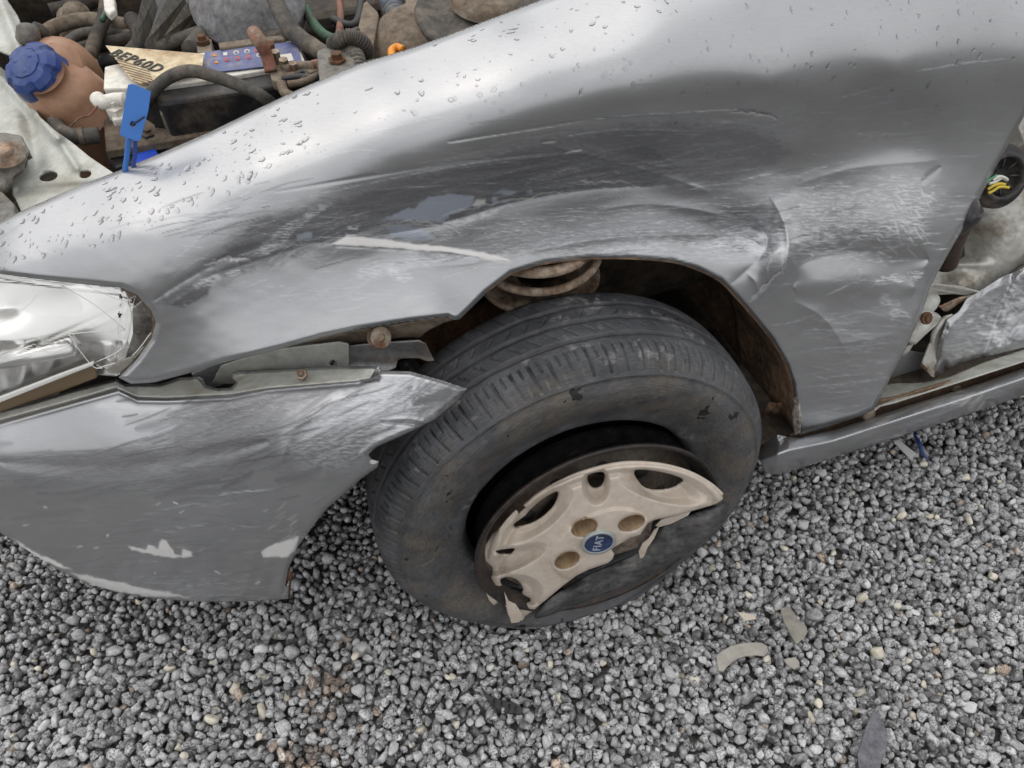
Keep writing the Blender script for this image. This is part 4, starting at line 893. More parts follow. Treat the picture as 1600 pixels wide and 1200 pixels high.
# chassis pieces seen between fender and bumper
tpl = lambda pts: TPS(pts, .001)
under = sheet('front_rail', [(345, 572), (420, 548), (530, 535), (545, 538), (545, 590), (430, 592), (360, 600), (330, 600)], lambda x, y: .640+(540-x)*.00025, M_inner, car, holes=[ell(520, 568, 6.5, 5, 0, 16)], step=2.2, solid=.002)
sheet('fender_bracket', [(478, 536), (540, 520), (620, 508), (705, 492), (712, 499), (692, 505), (668, 517), (655, 528), (600, 530), (560, 540), (520, 538)], lambda x, y: .655-(x-480)*.00016+(y-515)*.0006, M_tan, car, step=2.2, solid=.0016)
mesh('bracket_bolt', *lathe_g(atY(590, 526, .628), (.25, -.75, .5), [(-.01, .009), (0, .0135), (.003, .0135), (.0035, .010), (.007, .010), (.0075, .013), (.0105, .0125), (.0115, .005), (.009, .0045), (.009, 0)], 22), M_bolt, car, smooth=False)
sheet('torn_brace', [(537, 542), (600, 536), (655, 533), (665, 538), (672, 552), (679, 564), (668, 565), (655, 560), (632, 560), (622, 562), (618, 575), (600, 582), (540, 578)], lambda x, y: .645-(x-540)*.0002+.008*np.sin((y-533)/14), M_galv, car, step=2.2, solid=.002)
mesh('rail_block', *prism_g(ypoly([(300, 585), (345, 566), (350, 600), (320, 610)], .70), (0, .03, 0)), M_galv, car, smooth=False)
mesh('inner_rail', *prism_g([(-.16, .73, .44), (.02, .70, .44), (.02, .70, .54), (-.16, .73, .54)], (0, .05, 0)), M_galv, car, smooth=False, bevel=.004)
# ------------------------------------------------------------------ headlight
HT = TPS([(-120, 420, .83), (-120, 520, .79), (-120, 650, .80), (0, 430, .765), (0, 520, .735), (0, 630, .755), (120, 450, .715), (120, 520, .70), (120, 590, .72), (200, 460, .685), (232, 500, .682), (210, 560, .685), (190, 585, .69)], .001)
HOUT = [(-160, 425), (-60, 424), (0, 427), (60, 435), (130, 443), (190, 451), (214, 463), (236, 488), (241, 506), (234, 530), (214, 558), (200, 566), (188, 572), (168, 578), (150, 572), (146, 566), (100, 588), (40, 612), (0, 628), (-160, 690)]
head = sheet('headlight', [(-150, 405), (0, 410), (120, 425), (200, 440), (240, 480), (246, 505), (232, 540), (206, 572), (184, 588), (152, 586), (100, 600), (0, 640), (-150, 685)],
             lambda x, y: HT(x, y)+.022+(600-y)*.00022+.0022*np.sin(x/7.)*(y > 535)+.006*np.sin((x+y*.8)/38)+.018*np.clip(1-np.hypot((x-20)/110, (y-480)/50), 0, 1), M_chrome, car, step=3, solid=.003)
lens = sheet('lens', HOUT, lambda x, y: HT(x, y)+.002+.006*np.exp(-((x-198+(y-460)*.1)/5)**2)+.003*np.exp(-(((x-110)*.4+(y-520)*.9)/4)**2), M_glass, head, step=3, solid=.003, roll=.010, rollpx=8)
for k, (x0_, y0_, x1_, y1_) in enumerate(((-60, 575, 118, 540),)):
    P = np.array([atY(x0_, y0_, HT(np.array(x0_), np.array(y0_))+.03), atY(x1_, y1_, HT(np.array(x1_), np.array(y1_))+.02)]); mesh('reflector_rib', *tube_g(P, .010, 10, 2), M_chrome, head)
def crack(name, P, w, m, parent, dy=-.001):
    P = spline(P, 4); V = atY(P[:, 0], P[:, 1], HT(P[:, 0], P[:, 1])+dy); mesh(name, *tube_g(V, w*(.55 if name == 'crack' else 1), 5, 1), m, parent)
M_edge = mat('lens_edge', (.80, .79, .76), .25, 0)
M_brownedge = mat('lens_brown', (.17, .12, .07), .5)
for P, w in (([(108, 522), (125, 548), (146, 573), (160, 575)], .0012), ([(108, 522), (150, 518), (195, 516)], .0008), ([(95, 445), (150, 478), (195, 515)], .0008), ([(135, 446), (190, 470), (210, 462)], .0005),
             ([(150, 576), (170, 570), (205, 558), (236, 520)], .0014), ([(195, 455), (204, 480), (203, 515), (190, 545), (150, 566)], .0010), ([(0, 505), (40, 480), (58, 460)], .0005), ([(60, 540), (80, 552), (108, 540), (115, 522)], .0005), ([(212, 462), (208, 480), (222, 470)], .0005)):
    crack('crack', P, w, M_edge, lens)
sheet('lamp_end', [(196, 455), (214, 465), (234, 488), (239, 507), (232, 530), (212, 556), (196, 560), (208, 520), (207, 485)], lambda x, y: HT(x, y)+.012+.004*np.sin(y/9), mat('smoked_brown', (.20, .17, .14), .3, 0, (.45, .43, .40), 45, .45, .6), head, step=2, solid=.002)
crack('lens_rim', [(190, 451), (216, 464), (238, 489), (242, 506), (236, 530), (214, 560), (190, 584)], .0022, M_brownedge, head, .004)
sheet('lens_shard', [(166, 578), (185, 565), (212, 556), (206, 568), (185, 584), (172, 584)], lambda x, y: HT(x, y)-.006, M_shard, head, step=2, solid=.002)
sheet('lower_trim', [(-160, 690), (0, 628), (100, 588), (146, 568), (152, 590), (100, 610), (0, 644), (-160, 705)], lambda x, y: HT(x, y)+.012, M_brownedge, head, step=3, solid=.002)
sheet('lens_edge_strip', [(-160, 683), (0, 621), (100, 583), (146, 566), (146, 571), (100, 589), (0, 629), (-160, 692)], lambda x, y: HT(x, y)-.004, M_edge, head, step=2, solid=.003)
# ------------------------------------------------------------------ engine bay (bonnet is open)
def part(name, g, m, parent=car, **k): return mesh(name, *g, m, parent, **k)
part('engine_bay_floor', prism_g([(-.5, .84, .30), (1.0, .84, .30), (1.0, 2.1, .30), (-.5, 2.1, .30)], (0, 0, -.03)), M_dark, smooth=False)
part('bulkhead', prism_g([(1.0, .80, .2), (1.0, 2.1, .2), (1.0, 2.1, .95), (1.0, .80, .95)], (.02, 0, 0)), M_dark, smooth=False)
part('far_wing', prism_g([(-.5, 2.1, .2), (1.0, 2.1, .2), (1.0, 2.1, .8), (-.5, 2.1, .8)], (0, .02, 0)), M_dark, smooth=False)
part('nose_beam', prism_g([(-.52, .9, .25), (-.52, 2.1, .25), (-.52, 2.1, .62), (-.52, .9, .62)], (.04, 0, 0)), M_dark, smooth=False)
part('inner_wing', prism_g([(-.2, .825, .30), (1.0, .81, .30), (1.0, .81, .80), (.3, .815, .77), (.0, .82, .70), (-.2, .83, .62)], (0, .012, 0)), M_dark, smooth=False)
def zsheet(name, outline, z, m, parent=car, holes=(), step=2.5, solid=.002, **k):
    zf = z if callable(z) else (lambda x, y: np.full(np.shape(x), float(z)))
    return sheet(name, outline, zf, m, parent, holes, step, solid, zf=True, **k)
# front support panel with its pressed ribs and holes
def sup_z(x, y):
    z = .672+(x-60)*.00012-(y-200)*.00005
    def seg(ax, ay, bx, by, w, h):
        t = np.clip(((x-ax)*(bx-ax)+(y-ay)*(by-ay))/((bx-ax)**2+(by-ay)**2), 0, 1); d = np.hypot(x-ax-t*(bx-ax), y-ay-t*(by-ay)); return h*np.exp(-(d/w)**2)
    return z+seg(0, 118, 90, 215, 9, .010)+seg(90, 215, 120, 262, 7, .006)-seg(40, 150, 60, 260, 14, .008)-seg(30, 300, 160, 290, 8, .006)
hA, hB = ell(75, 275, 15, 8.5, 8, 22), ell(133, 272, 10, 6.5, 14, 18)
zsheet('support_panel', [(-120, 60), (0, 104), (22, 122), (45, 150), (62, 182), (88, 205), (112, 222), (140, 245), (180, 272), (150, 295), (70, 330), (42, 352), (20, 300), (14, 278), (40, 262), (48, 236), (35, 212), (8, 208), (-120, 210)], sup_z, M_inner, holes=[hA, hB], step=2., solid=.004)
zsheet('latch_bracket', [(-60, 212), (8, 207), (34, 214), (46, 238), (38, 262), (0, 290), (-60, 320)], lambda x, y: .690-.010*np.clip((y-262+ (x*.6))/25, 0, 1), M_greypl, step=2.5, solid=.012)
b = part('bracket_bolt', lathe_g(atZ(12, 243, .697), (0, -.2, 1), [(0, .020), (.003, .020), (.004, .013), (.010, .012), (.011, .006), (.011, 0)], 24), M_bolt)
part('grille_end', prism_g(zpoly([(-80, 290), (0, 296), (22, 318), (24, 345), (0, 352), (-80, 380)], .675), (0, 0, -.03)), M_greypl, smooth=False, bevel=.002)
zsheet('hood_stay_panel', [(-90, -40), (5, -10), (28, 25), (42, 60), (44, 86), (30, 92), (-90, 40)], lambda x, y: .72+.012*np.exp(-((x-y*.4)/12)**2), M_inner, step=3, solid=.003)
part('vent_spout', tube_g([atZ(42, 78, .70), atZ(44, 56, .735), atZ(42, 42, .745)], [.013, .014, .012], 14), M_greypl)
part('vent_hose', tube_g([atZ(52, 42, .74), atZ(68, 50, .73), atZ(78, 75, .70)], .007, 10), M_rubber_dusty)
# coolant tank and its blue cap
tank = part('coolant_tank', tube_g([atZ(92, 100, .715), atZ(98, 116, .68), atZ(116, 165, .62), atZ(140, 225, .56), atZ(165, 300, .48)], [.026, .047, .052, .050, .046], 28, 8), M_tank)
part('tank_shoulder', lathe_g(atZ(84, 132, .695), (-.25, -.35, .9), [(-.05, .050), (-.01, .046), (.004, .036), (.010, .030), (.02, .029)], 32), M_tank, tank)
capax = (-.32, -.42, .85); cc_ = atZ(70, 122, .70)
def lobes(th, h): return 1.02-.13*np.clip(np.cos(th*6)*4-2.2, 0, 1)*(1 if .004 < h < .0335 else .2)
cap = part('cap', lathe_g(cc_, capax, [(0, .034), (.002, .0365), (.004, .037), (.024, .0345), (.031, .028), (.033, .020), (.0325, .0195), (.0345, .0185), (.036, .010), (.0365, 0)], 96, lobes), M_blue, tank, smooth=False)
for k in range(3):
    th = k*math.pi*2/3; a_, u_, v_ = frame(capax); p = cc_+a_*.0352+.011*(math.cos(th)*u_+math.sin(th)*v_)
    part('cap_mark', lathe_g(p, capax, [(0, .004), (.0012, .003), (.0012, 0)], 10), M_blue, cap)
part('tank_hose', tube_g([atZ(78, 178, .66), atZ(95, 205, .665), atZ(122, 213, .665), atZ(156, 211, .662)], [.0085, .010, .010, .010], 14), M_rubber_dusty)
part('spring_clip', lathe_g(atZ(128, 213, .665), atZ(156, 211, .662)-atZ(122, 213, .665), [(-.003, .0115), (.003, .0115), (.003, .010)], 18), M_bolt)
part('thin_wire', tube_g([atZ(110, 198, .675), atZ(125, 184, .69), atZ(140, 180, .69), atZ(153, 165, .70)], .0012, 6), M_red)
# battery
bz = .70
bat = part('battery', prism_g(zpoly([(160, 142), (162, 104), (310, 82), (462, 60), (484, 98), (480, 128), (250, 162), (240, 150)], bz-.006), (0, 0, -.16)), M_blackpl, smooth=False, bevel=.004)
part('battery_lid', prism_g(zpoly([(161, 138), (163, 104), (180, 100), (462, 62), (478, 98), (330, 124), (240, 136)], bz), (0, 0, -.010)), M_white, bat, smooth=False, bevel=.002)
stk = part('sticker', prism_g(zpoly([(165, 71), (318, 84), (316, 106), (220, 130), (205, 124)], bz+.012), (0, 0, -.0012)), M_sticker, bat, smooth=False)
bst = part('warning_sticker', prism_g(zpoly([(320, 81), (463, 64), (472, 97), (420, 103), (330, 113), (316, 103)], bz+.003), (0, 0, -.0012)), M_bluesticker, bat, smooth=False)
u1 = atZ(252, 111, bz)-atZ(173, 82, bz); v1 = atZ(205, 80, bz)-atZ(201, 95, bz)
text_obj('lettering', 'BEP60D', .0245, atZ(213, 95, bz+.0130), u1, v1, M_ink, stk, .0003, .00035, sx=1.0)
lines = []
for k in range(7):
    y0 = 92+k*5.0; x0 = 180+k*4.5; x1 = x0+max(10, 52-k*3)
    P = zpoly([(x0, y0), (x1, y0+(x1-x0)*.28), (x1, y0+(x1-x0)*.28+1.1), (x0, y0+1.1)], bz+.0128); lines.append(prism_g(P, (0, 0, -.0004)))
mesh('small_print', *join(lines), mat('faded_ink', (.20, .15, .10), .7), stk, smooth=False)
M_ico = [mat('icon_orange', (.55, .20, .04), .6), mat('icon_white', (.55, .53, .48), .6), mat('icon_red', (.5, .06, .03), .6)]
for k, (cx, cy, sh, mi_) in enumerate(((335, 86, 3, 0), (338, 97, 3, 0), (352, 84, 4, 1), (354, 93, 16, 2), (369, 82, 16, 1), (371, 91, 16, 2), (386, 80, 16, 1), (388, 89, 16, 2), (402, 78, 16, 2), (405, 86, 16, 1))):
    r = 4.4; t = np.arange(sh)*2*math.pi/sh-math.pi/2+(math.pi/4 if sh == 4 else 0)
    part('warning_symbol', prism_g(zpoly(np.c_[cx+r*np.cos(t), cy+r*.75*np.sin(t)], bz+.0036), (0, 0, -.0004)), M_ico[mi_], bst, smooth=False)
    if sh == 16: part('warning_symbol', prism_g(zpoly(np.c_[cx+r*.62*np.cos(t), cy+r*.46*np.sin(t)], bz+.0040), (0, 0, -.0004)), M_bluesticker, bst, smooth=False)
part('warning_symbol', prism_g(zpoly([(434, 86), (455, 83), (459, 94), (438, 98)], bz+.0036), (0, 0, -.0004)), M_ico[1], bst, smooth=False)
part('battery_cover', prism_g(zpoly([(246, 163), (248, 150), (285, 128), (395, 108), (408, 112), (432, 148), (250, 178)], .678), (0, 0, -.035)), M_greypl, smooth=False, bevel=.0025)
part('battery_front', prism_g(zpoly([(250, 180), (434, 150), (440, 176), (262, 200)], .655), (0, 0, -.05)), M_blackpl, smooth=False, bevel=.002)
part('battery_tray', prism_g(zpoly([(160, 172), (240, 160), (262, 198), (440, 172), (450, 178), (380, 200), (165, 236)], .648), (0, 0, -.012)), M_tan, smooth=False, bevel=.002)
part('tray_side', prism_g(zpoly([(162, 222), (300, 196), (420, 176), (440, 186), (180, 262), (165, 244)], .634), (0, 0, -.06)), M_blackpl, smooth=False, bevel=.003)
part('blue_clip', prism_g(zpoly([(214, 240), (242, 232), (250, 246), (210, 262)], .640), (0, 0, -.01)), mat('clip_blue', (.02, .08, .55), .4), smooth=False)
part('fill_plug', tube_g([atZ(152, 154, .70), atZ(160, 160, .70), atZ(180, 156, .70), atZ(196, 156, .70)], [.009, .009, .0085, .009], 14), M_white)
part('fitting_nut', lathe_g(atZ(181, 170, .69), (0, -.1, 1), [(-.01, .012), (.004, .012), (.006, .007), (.012, .007), (.012, .004), (.009, 0)], 6), M_white, smooth=False)
part('fitting_base', prism_g(zpoly([(173, 178), (196, 172), (200, 182), (175, 188)], .685), (0, 0, -.01)), M_white, smooth=False, bevel=.002)
part('tray_bolt', lathe_g(atZ(228, 205, .665), (.2, -.6, .6), [(0, .011), (.012, .011), (.012, .006), (.02, .006), (.02, 0)], 6), M_tan, smooth=False)
part('battery_cable', tube_g([atZ(226, 168, .66), atZ(235, 148, .70), atZ(262, 122, .72), atZ(298, 111, .725), atZ(340, 121, .72), atZ(380, 136, .71), atZ(412, 152, .70), atZ(440, 178, .67)], .0078, 14, 8), M_rubber_dusty)
# terminal, fuse box and clutter
part('positive_cable', tube_g([atZ(397, 52, .745), atZ(408, 68, .745), atZ(417, 88, .73), atZ(424, 112, .715)], [.0095, .009, .008, .008], 12), M_red)
tc_ = part('terminal_clamp', prism_g(zpoly([(420, 108), (440, 100), (450, 112), (500, 100), (502, 108), (455, 122), (440, 130), (424, 124)], .715), (0, 0, -.014)), M_tan, smooth=False, bevel=.002)
for (x, y, r, h) in ((428, 100, .007, .02), (436, 108, .006, .016), (448, 116, .006, .012), (462, 120, .005, .01)):
    part('terminal_stud', lathe_g(atZ(x, y, .705), (0, -.1, 1), [(0, r*1.5), (.008, r*1.5), (.009, r), (.009+h, r), (.009+h, 0)], 6), M_bolt if x > 430 else M_rust, tc_, smooth=False)
for P, r, m in (([(444, 110), (462, 104), (494, 104)], .0065, M_tan), ([(488, 104), (500, 102), (506, 108)], .0075, M_red), ([(440, 124), (470, 120), (498, 122)], .004, M_blackpl), ([(450, 132), (475, 128), (500, 116)], .0045, M_tan), ([(440, 132), (445, 145), (460, 152)], .006, M_tan), ([(462, 118), (474, 112), (480, 118), (470, 126)], .003, M_blackpl)):
    part('cable', tube_g([atZ(x, y, .715) for x, y in P], r, 10), m)
fb = part('fuse_box', prism_g(zpoly([(494, 78), (505, 73), (540, 66), (548, 72), (556, 100), (562, 130), (500, 140), (496, 100)], .735), (0, 0, -.06)), M_greypl, smooth=False, bevel=.004)
part('fuse_box_bolt', lathe_g(atZ(527, 95, .736), (0, 0, 1), [(0, .011), (.003, .011), (.003, .007), (.010, .007), (.010, 0)], 6), M_rust, fb, smooth=False)
part('corrugated_sleeve', tube_g([atZ(520, 70, .735), atZ(535, 60, .75), atZ(552, 58, .75), atZ(568, 68, .74), atZ(574, 84, .72)], .0085, 12, rib=.14, ribn=22), M_rubber_dusty)
part('wire_sleeve', tube_g([atZ(548, 78, .73), atZ(556, 88, .73), atZ(560, 110, .72)], .010, 12, rib=.12, ribn=9), M_greypl)
part('bracket_arm', prism_g(zpoly([(560, 94), (592, 90), (612, 96), (614, 104), (572, 120), (562, 110)], .72), (0, 0, -.02)), M_greypl, smooth=False, bevel=.002)
part('relay_plate', prism_g(zpoly([(552, 74), (568, 4), (573, 1), (590, 18), (592, 24), (582, 80), (572, 86)], .70), (0, .004, -.02)), M_tan, smooth=False, bevel=.002)
part('corrugated_hose', tube_g([atZ(598, -20, .62), atZ(612, 10, .63), atZ(626, 40, .63), atZ(634, 66, .63)], .0165, 18, rib=.10, ribn=17), mat('blue_grey_hose', (.10, .12, .15), .6, 0, (.25, .22, .17), 40, .45, .7))
part('hose_cuff', lathe_g(atZ(636, 72, .63), (.1, -.4, -.7), [(-.012, .021), (.012, .021), (.014, .015), (.014, 0)], 20), M_blackpl)
part('orange_cap', tube_g([atZ(614, 92, .70), atZ(612, 80, .70), atZ(620, 74, .70), atZ(630, 78, .70)], .0055, 10), M_orange)
part('strut_tower', lathe_g(atZ(690, 84, .66), (.1, -.25, .95), [(-.06, .125), (-.02, .118), (.01, .10), (.035, .075), (.045, .04), (.047, 0)], 48), M_tan)
sm = part('strut_mount', lathe_g(atZ(757, 26, .735), (.05, -.15, .98), [(-.10, .058), (-.02, .060), (-.012, .062), (-.008, .088), (.0, .092), (.006, .090), (.004, .080), (-.002, .062), (.006, .045), (.012, .03), (.012, 0)], 56), M_rubber_dusty)
part('mount_plate', lathe_g(atZ(757, -6, .76), (.05, -.15, .98), [(-.01, .045), (.0, .045), (.002, .03), (.002, 0)], 40), M_tan, sm)
# intake ribs and round cover at the top
for k, (a_, b_, w_) in enumerate((((208, 76), (232, -8), 9), ((232, 70), (278, -10), 13), ((262, 60), (318, -10), 14), ((292, 52), (338, -4), 12))):
    A_, B_ = np.array(a_), np.array(b_); nrm = np.array([-(B_-A_)[1], (B_-A_)[0]])/np.linalg.norm(B_-A_)*w_
    part('intake_fin', prism_g(np.concatenate([zpoly([A_-nrm*.6, B_-nrm], .70-.01*k), zpoly([B_+nrm, A_+nrm*.6], .675-.01*k)]), (0, .003, -.02)), M_greypl, smooth=False, bevel=.002)
part('intake_box', prism_g(zpoly([(215, 70), (240, -20), (345, -20), (330, 30), (260, 72)], .64), (0, 0, -.1)), M_blackpl, smooth=False, bevel=.006)
part('air_filter_cover', lathe_g(atZ(385, -8, .70), (-.1, -.45, .9), [(-.06, .075), (-.02, .078), (-.012, .085), (-.006, .085), (0, .075), (.02, .064), (.034, .045), (.042, .02), (.043, 0)], 48), mat('pale_grey_casting', (.25, .25, .26), .6, 0, (.15, .14, .13), 20, .45, .7))
part('cooling_hose', tube_g([atZ(418, -30, .74), atZ(430, 0, .73), atZ(446, 34, .72), atZ(472, 62, .71), atZ(512, 88, .70)], .0115, 14, 8), M_rubber_dusty)
part('green_hose', tube_g([atZ(478, 14, .66), atZ(488, 34, .66), atZ(506, 54, .66), atZ(534, 66, .66)], .0075, 12), M_green)
for P, z, r, m in (([(300, 80), (330, 50), (380, 52), (440, 66)], .66, .016, M_rubber_dusty), ([(228, 80), (250, 74), (320, 48)], .66, .010, M_rubber_dusty), ([(166, 0), (162, 30), (150, 60), (140, 92)], .60, .011, M_dark), ([(168, -10), (166, 16), (160, 32)], .66, .004, M_green),
                   ([(100, 86), (150, 72), (215, 60)], .58, .012, M_dark), ([(120, 110), (200, 92), (300, 90)], .56, .015, M_blackpl), ([(530, -10), (532, 30), (528, 66)], .62, .006, M_red), ([(500, -10), (540, 20), (600, 20)], .55, .02, M_dark), ([(640, 0), (648, 30), (664, 40), (680, 10)], .62, .011, M_bolt), ([(652, -10), (660, 14), (684, 24)], .64, .008, M_greypl)):
    part('hose', tube_g([atZ(x, y, z) for x, y in P], r, 12), m)
part('white_connector', prism_g(zpoly([(160, -6), (178, -6), (180, 14), (170, 22), (162, 14)], .68), (0, 0, -.012)), M_white, smooth=False, bevel=.003)
part('clamp_block', prism_g(zpoly([(306, 60), (330, 60), (332, 82), (308, 82)], .69), (0, 0, -.02)), M_tan, smooth=False, bevel=.002)
part('clamp_bolt', lathe_g(atZ(318, 68, .69), (0, 0, 1), [(0, .010), (.006, .010), (.006, .006), (.012, .006), (.012, 0)], 6), M_rust, smooth=False)
part('battery_strap', prism_g(zpoly([(340, 66), (440, 54), (446, 60), (344, 76)], .706), (0, 0, -.01)), M_tan, smooth=False, bevel=.002)
part('gearbox', prism_g(zpoly([(440, 60), (520, -20), (640, -20), (660, 60), (560, 110)], .48), (0, 0, -.12)), M_dark, smooth=False, bevel=.02)
part('cylinder_head', prism_g([(-.05, 1.35, .60), (.55, 1.35, .60), (.55, 1.7, .60), (-.05, 1.7, .60)], (0, 0, -.25)), M_dark, smooth=False, bevel=.02)
part('sensor', lathe_g(atZ(650, 14, .66), (.3, -.3, .8), [(-.03, .012), (.0, .012), (.002, .018), (.01, .018), (.012, .008), (.022, .008), (.022, 0)], 16), M_bolt)
# ------------------------------------------------------------------ door opening, right
PT = TPS([(1640, 100, .74), (1760, 100, .74), (1600, 180, .71), (1760, 200, .70), (1600, 300, .672), (1540, 300, .68), (1760, 330, .66), (1480, 420, .66), (1550, 400, .64), (1600, 380, .635), (1500, 440, .628), (1560, 450, .622), (1430, 520, .64), (1440, 600, .62), (1760, 430, .61)], .001)
def pil_y(x, y):
    v = PT(x, y)
    v = v+.03*np.exp(-((x-1500)/40)**2-((y-385)/45)**2)
    return v-.010*np.exp(-((y-412+(x-1460)*.0)/7)**2)*np.clip((1560-x)/60, 0, 1)+.0025*(fbm(x/18, y/14, 70)-.5)
pil = sheet('pillar_panel', [(1640, 90), (1760, 60), (1760, 420), (1600, 412), (1560, 440), (1530, 455), (1515, 460), (1490, 456), (1460, 452), (1440, 456), (1420, 470), (1420, 400), (1500, 260), (1570, 190)], pil_y, M_inner2, car, step=2.5, solid=.002)
part('upper_plate', prism_g(ypoly([(1565, 170), (1590, 190), (1605, 232), (1560, 240), (1528, 250), (1520, 200)], .685), (0, .02, 0)), M_beigeplate, smooth=False, bevel=.002)
part('plate_lower', prism_g(ypoly([(1520, 236), (1640, 226), (1640, 252), (1510, 262)], .69), (0, .02, 0)), mat('brown_seam', (.16, .11, .07), .7), smooth=False, bevel=.002)
gc = atY(1563, 276, .650); gax = (-.15, -.85, .5)
gr = part('grommet', lathe_g(gc, gax, [(-.02, .046), (.0, .046), (.005, .042), (.006, .036), (.010, .035), (.013, .031), (.012, .028), (.004, .027), (-.008, .022), (-.008, 0)], 44), M_blackpl)
for k in range(8):
    a_, u_, v_ = frame(gax); th = k*math.pi/4; part('grommet_rib', tube_g([gc+a_*.0+.012*(math.cos(th)*u_+math.sin(th)*v_), gc+a_*.005+.027*(math.cos(th)*u_+math.sin(th)*v_)], .0018, 6, 1), M_blackpl, gr)
for k, (P, m) in enumerate((([(1545, 287), (1556, 284), (1565, 278), (1573, 282)], 0), ([(1543, 296), (1553, 290), (1562, 287), (1570, 288)], 1), ([(1544, 302), (1552, 298), (1562, 292), (1576, 293)], 1), ([(1538, 286), (1548, 280), (1558, 274)], 2), ([(1552, 282), (1560, 276), (1568, 277), (1574, 281)], 0))):
    part('wire', tube_g([atY(x, y, .638-.004*k) for x, y in P], .0021, 8), M_wire[m], gr)
ring_b = part('harness_boot', tube_g([atY(1525, 312, .622), atY(1514, 318, .624), atY(1500, 334, .628), atY(1492, 352, .632)], [.012, .026, .027, .020], 20), M_grey)
ring_b.data.materials[0] = mat('scuffed_boot', (.045, .043, .045), .55, 0, (.12, .11, .12), 40, .45, .7)
part('harness_tube', tube_g([atY(1500, 345, .650), atY(1486, 376, .652), atY(1476, 410, .655)], .020, 16), mat('dark_brown_tube', (.07, .045, .035), .5, 0, (.15, .10, .07), 20, .5, .7))
part('pillar_slot', prism_g(ypoly([(1478, 368), (1502, 330), (1508, 400), (1490, 412), (1460, 404)], .655), (0, .01, 0)), M_grey, smooth=False)
part('door_seal', tube_g([atY(1503, 318, .632), atY(1489, 352, .632), atY(1473, 384, .635), atY(1458, 408, .638)], [.005, .008, .007, .004], 10), M_grey)
# crushed lower pillar
CT = TPS([(1465, 580, .555), (1480, 520, .565), (1520, 470, .585), (1600, 420, .60), (1700, 370, .61), (1500, 560, .545), (1600, 530, .545), (1700, 500, .54), (1560, 500, .568), (1630, 470, .578)], .001)
def crush_y(x, y):
    return CT(x, y)+.010*np.sin((x*.9+y*.35)/27)*np.clip((1620-x)/60, .2, 1)+.004*np.exp(-(((x-1555)+(y-500)*.35)/7)**2)+.004*(fbm(x/16, y/16, 77)-.5)
CRU = Canvas()
CRU.poly(3, [(1480, 500), (1540, 460), (1620, 410), (1640, 420), (1580, 480), (1560, 560), (1480, 580)], .35, 10, 10, seed=1); CRU.streaks(1, (1530, 440, 1600, 560), 60, 55, (8, 40), (.8, 1.6), (.3, .9), 18, 2); CRU.streaks(1, (1500, 480, 1600, 560), 40, 5, (8, 40), (.8, 2.4), (.2, .6), 10, 3)
CRU.streaks(0, (1520, 480, 1600, 560), 18, 8, (5, 40), (.8, 2), (.3, .9), 12, 4)
sheet('crushed_pillar_foot', [(1466, 588), (1473, 586), (1476, 570), (1484, 576), (1500, 568), (1530, 560), (1600, 543), (1760, 500), (1760, 330), (1700, 362), (1600, 418), (1560, 436), (1530, 456), (1512, 466), (1500, 486), (1480, 500), (1470, 528), (1462, 560), (1454, 580)], crush_y, M_paint, car, step=2.2, solid=.002, roll=.005, rollpx=5, attr=marks_of(CRU))
def flap(name, pts, yy, m, d=.003, **k): return part(name, prism_g(np.array([atY(x, y, q) for (x, y), q in zip(pts, yy)]), (0, d, 0)), m, smooth=False, bevel=.0008, **k)
flap('torn_flange', [(1440, 570), (1452, 540), (1478, 505), (1486, 498), (1478, 530), (1462, 568), (1460, 590), (1455, 588)], [.56, .57, .58, .58, .57, .56, .55, .55], M_inner2)
flap('torn_flange', [(1438, 572), (1440, 566), (1456, 584), (1466, 590), (1458, 591)], [.555]*5, M_rust)
flap('torn_flange', [(1442, 452), (1460, 444), (1500, 448), (1532, 456), (1520, 466), (1498, 460), (1470, 460), (1452, 462)], [.60, .60, .60, .60, .60, .61, .615, .61], M_inner2)
flap('torn_flange', [(1468, 480), (1500, 466), (1522, 462), (1500, 474), (1480, 488), (1474, 486)], [.595]*6, mat('rust_stained_edge', (.22, .12, .07), .7, 0, (.4, .34, .26), 60))
part('torn_flange_fold', tube_g([atY(1456, 545, .57), atY(1460, 520, .575), atY(1474, 500, .58), atY(1488, 492, .58)], [.003, .005, .005, .002], 8), M_inner2)
part('pillar_void', prism_g(ypoly([(1420, 440), (1560, 440), (1540, 500), (1480, 600), (1390, 600)], .66), (0, .02, 0)), M_dark, smooth=False)
h1 = part('door_hinge', tube_g([atY(1404, 546, .585), atY(1413, 531, .585), atY(1414, 529, .585)], .0155, 18, 2), M_inner2)
part('hinge_barrel', tube_g([atY(1415, 528, .582), atY(1428, 512, .585), atY(1440, 500, .59)], [.018, .020, .018], 18, 3), M_inner2, h1)
part('hinge_strap', prism_g(np.array([atY(x, y, q) for x, y, q in ((1424, 492, .585), (1432, 494, .58), (1444, 492, .575), (1462, 492, .58), (1472, 496, .58), (1464, 508, .575), (1440, 530, .57), (1420, 532, .57))]), (0, .012, 0)), M_inner2, h1, smooth=False, bevel=.002)
part('hinge_knuckle', tube_g([atY(1432, 488, .60), atY(1446, 474, .605), atY(1456, 466, .61)], [.016, .018, .014], 16), M_inner, h1)
part('hinge_bolt', lathe_g(atY(1446, 497, .572), (0, -.8, .6), [(0, .010), (.004, .010), (.004, .0055), (.008, .0055), (.008, 0)], 12), M_rust, h1, smooth=False)
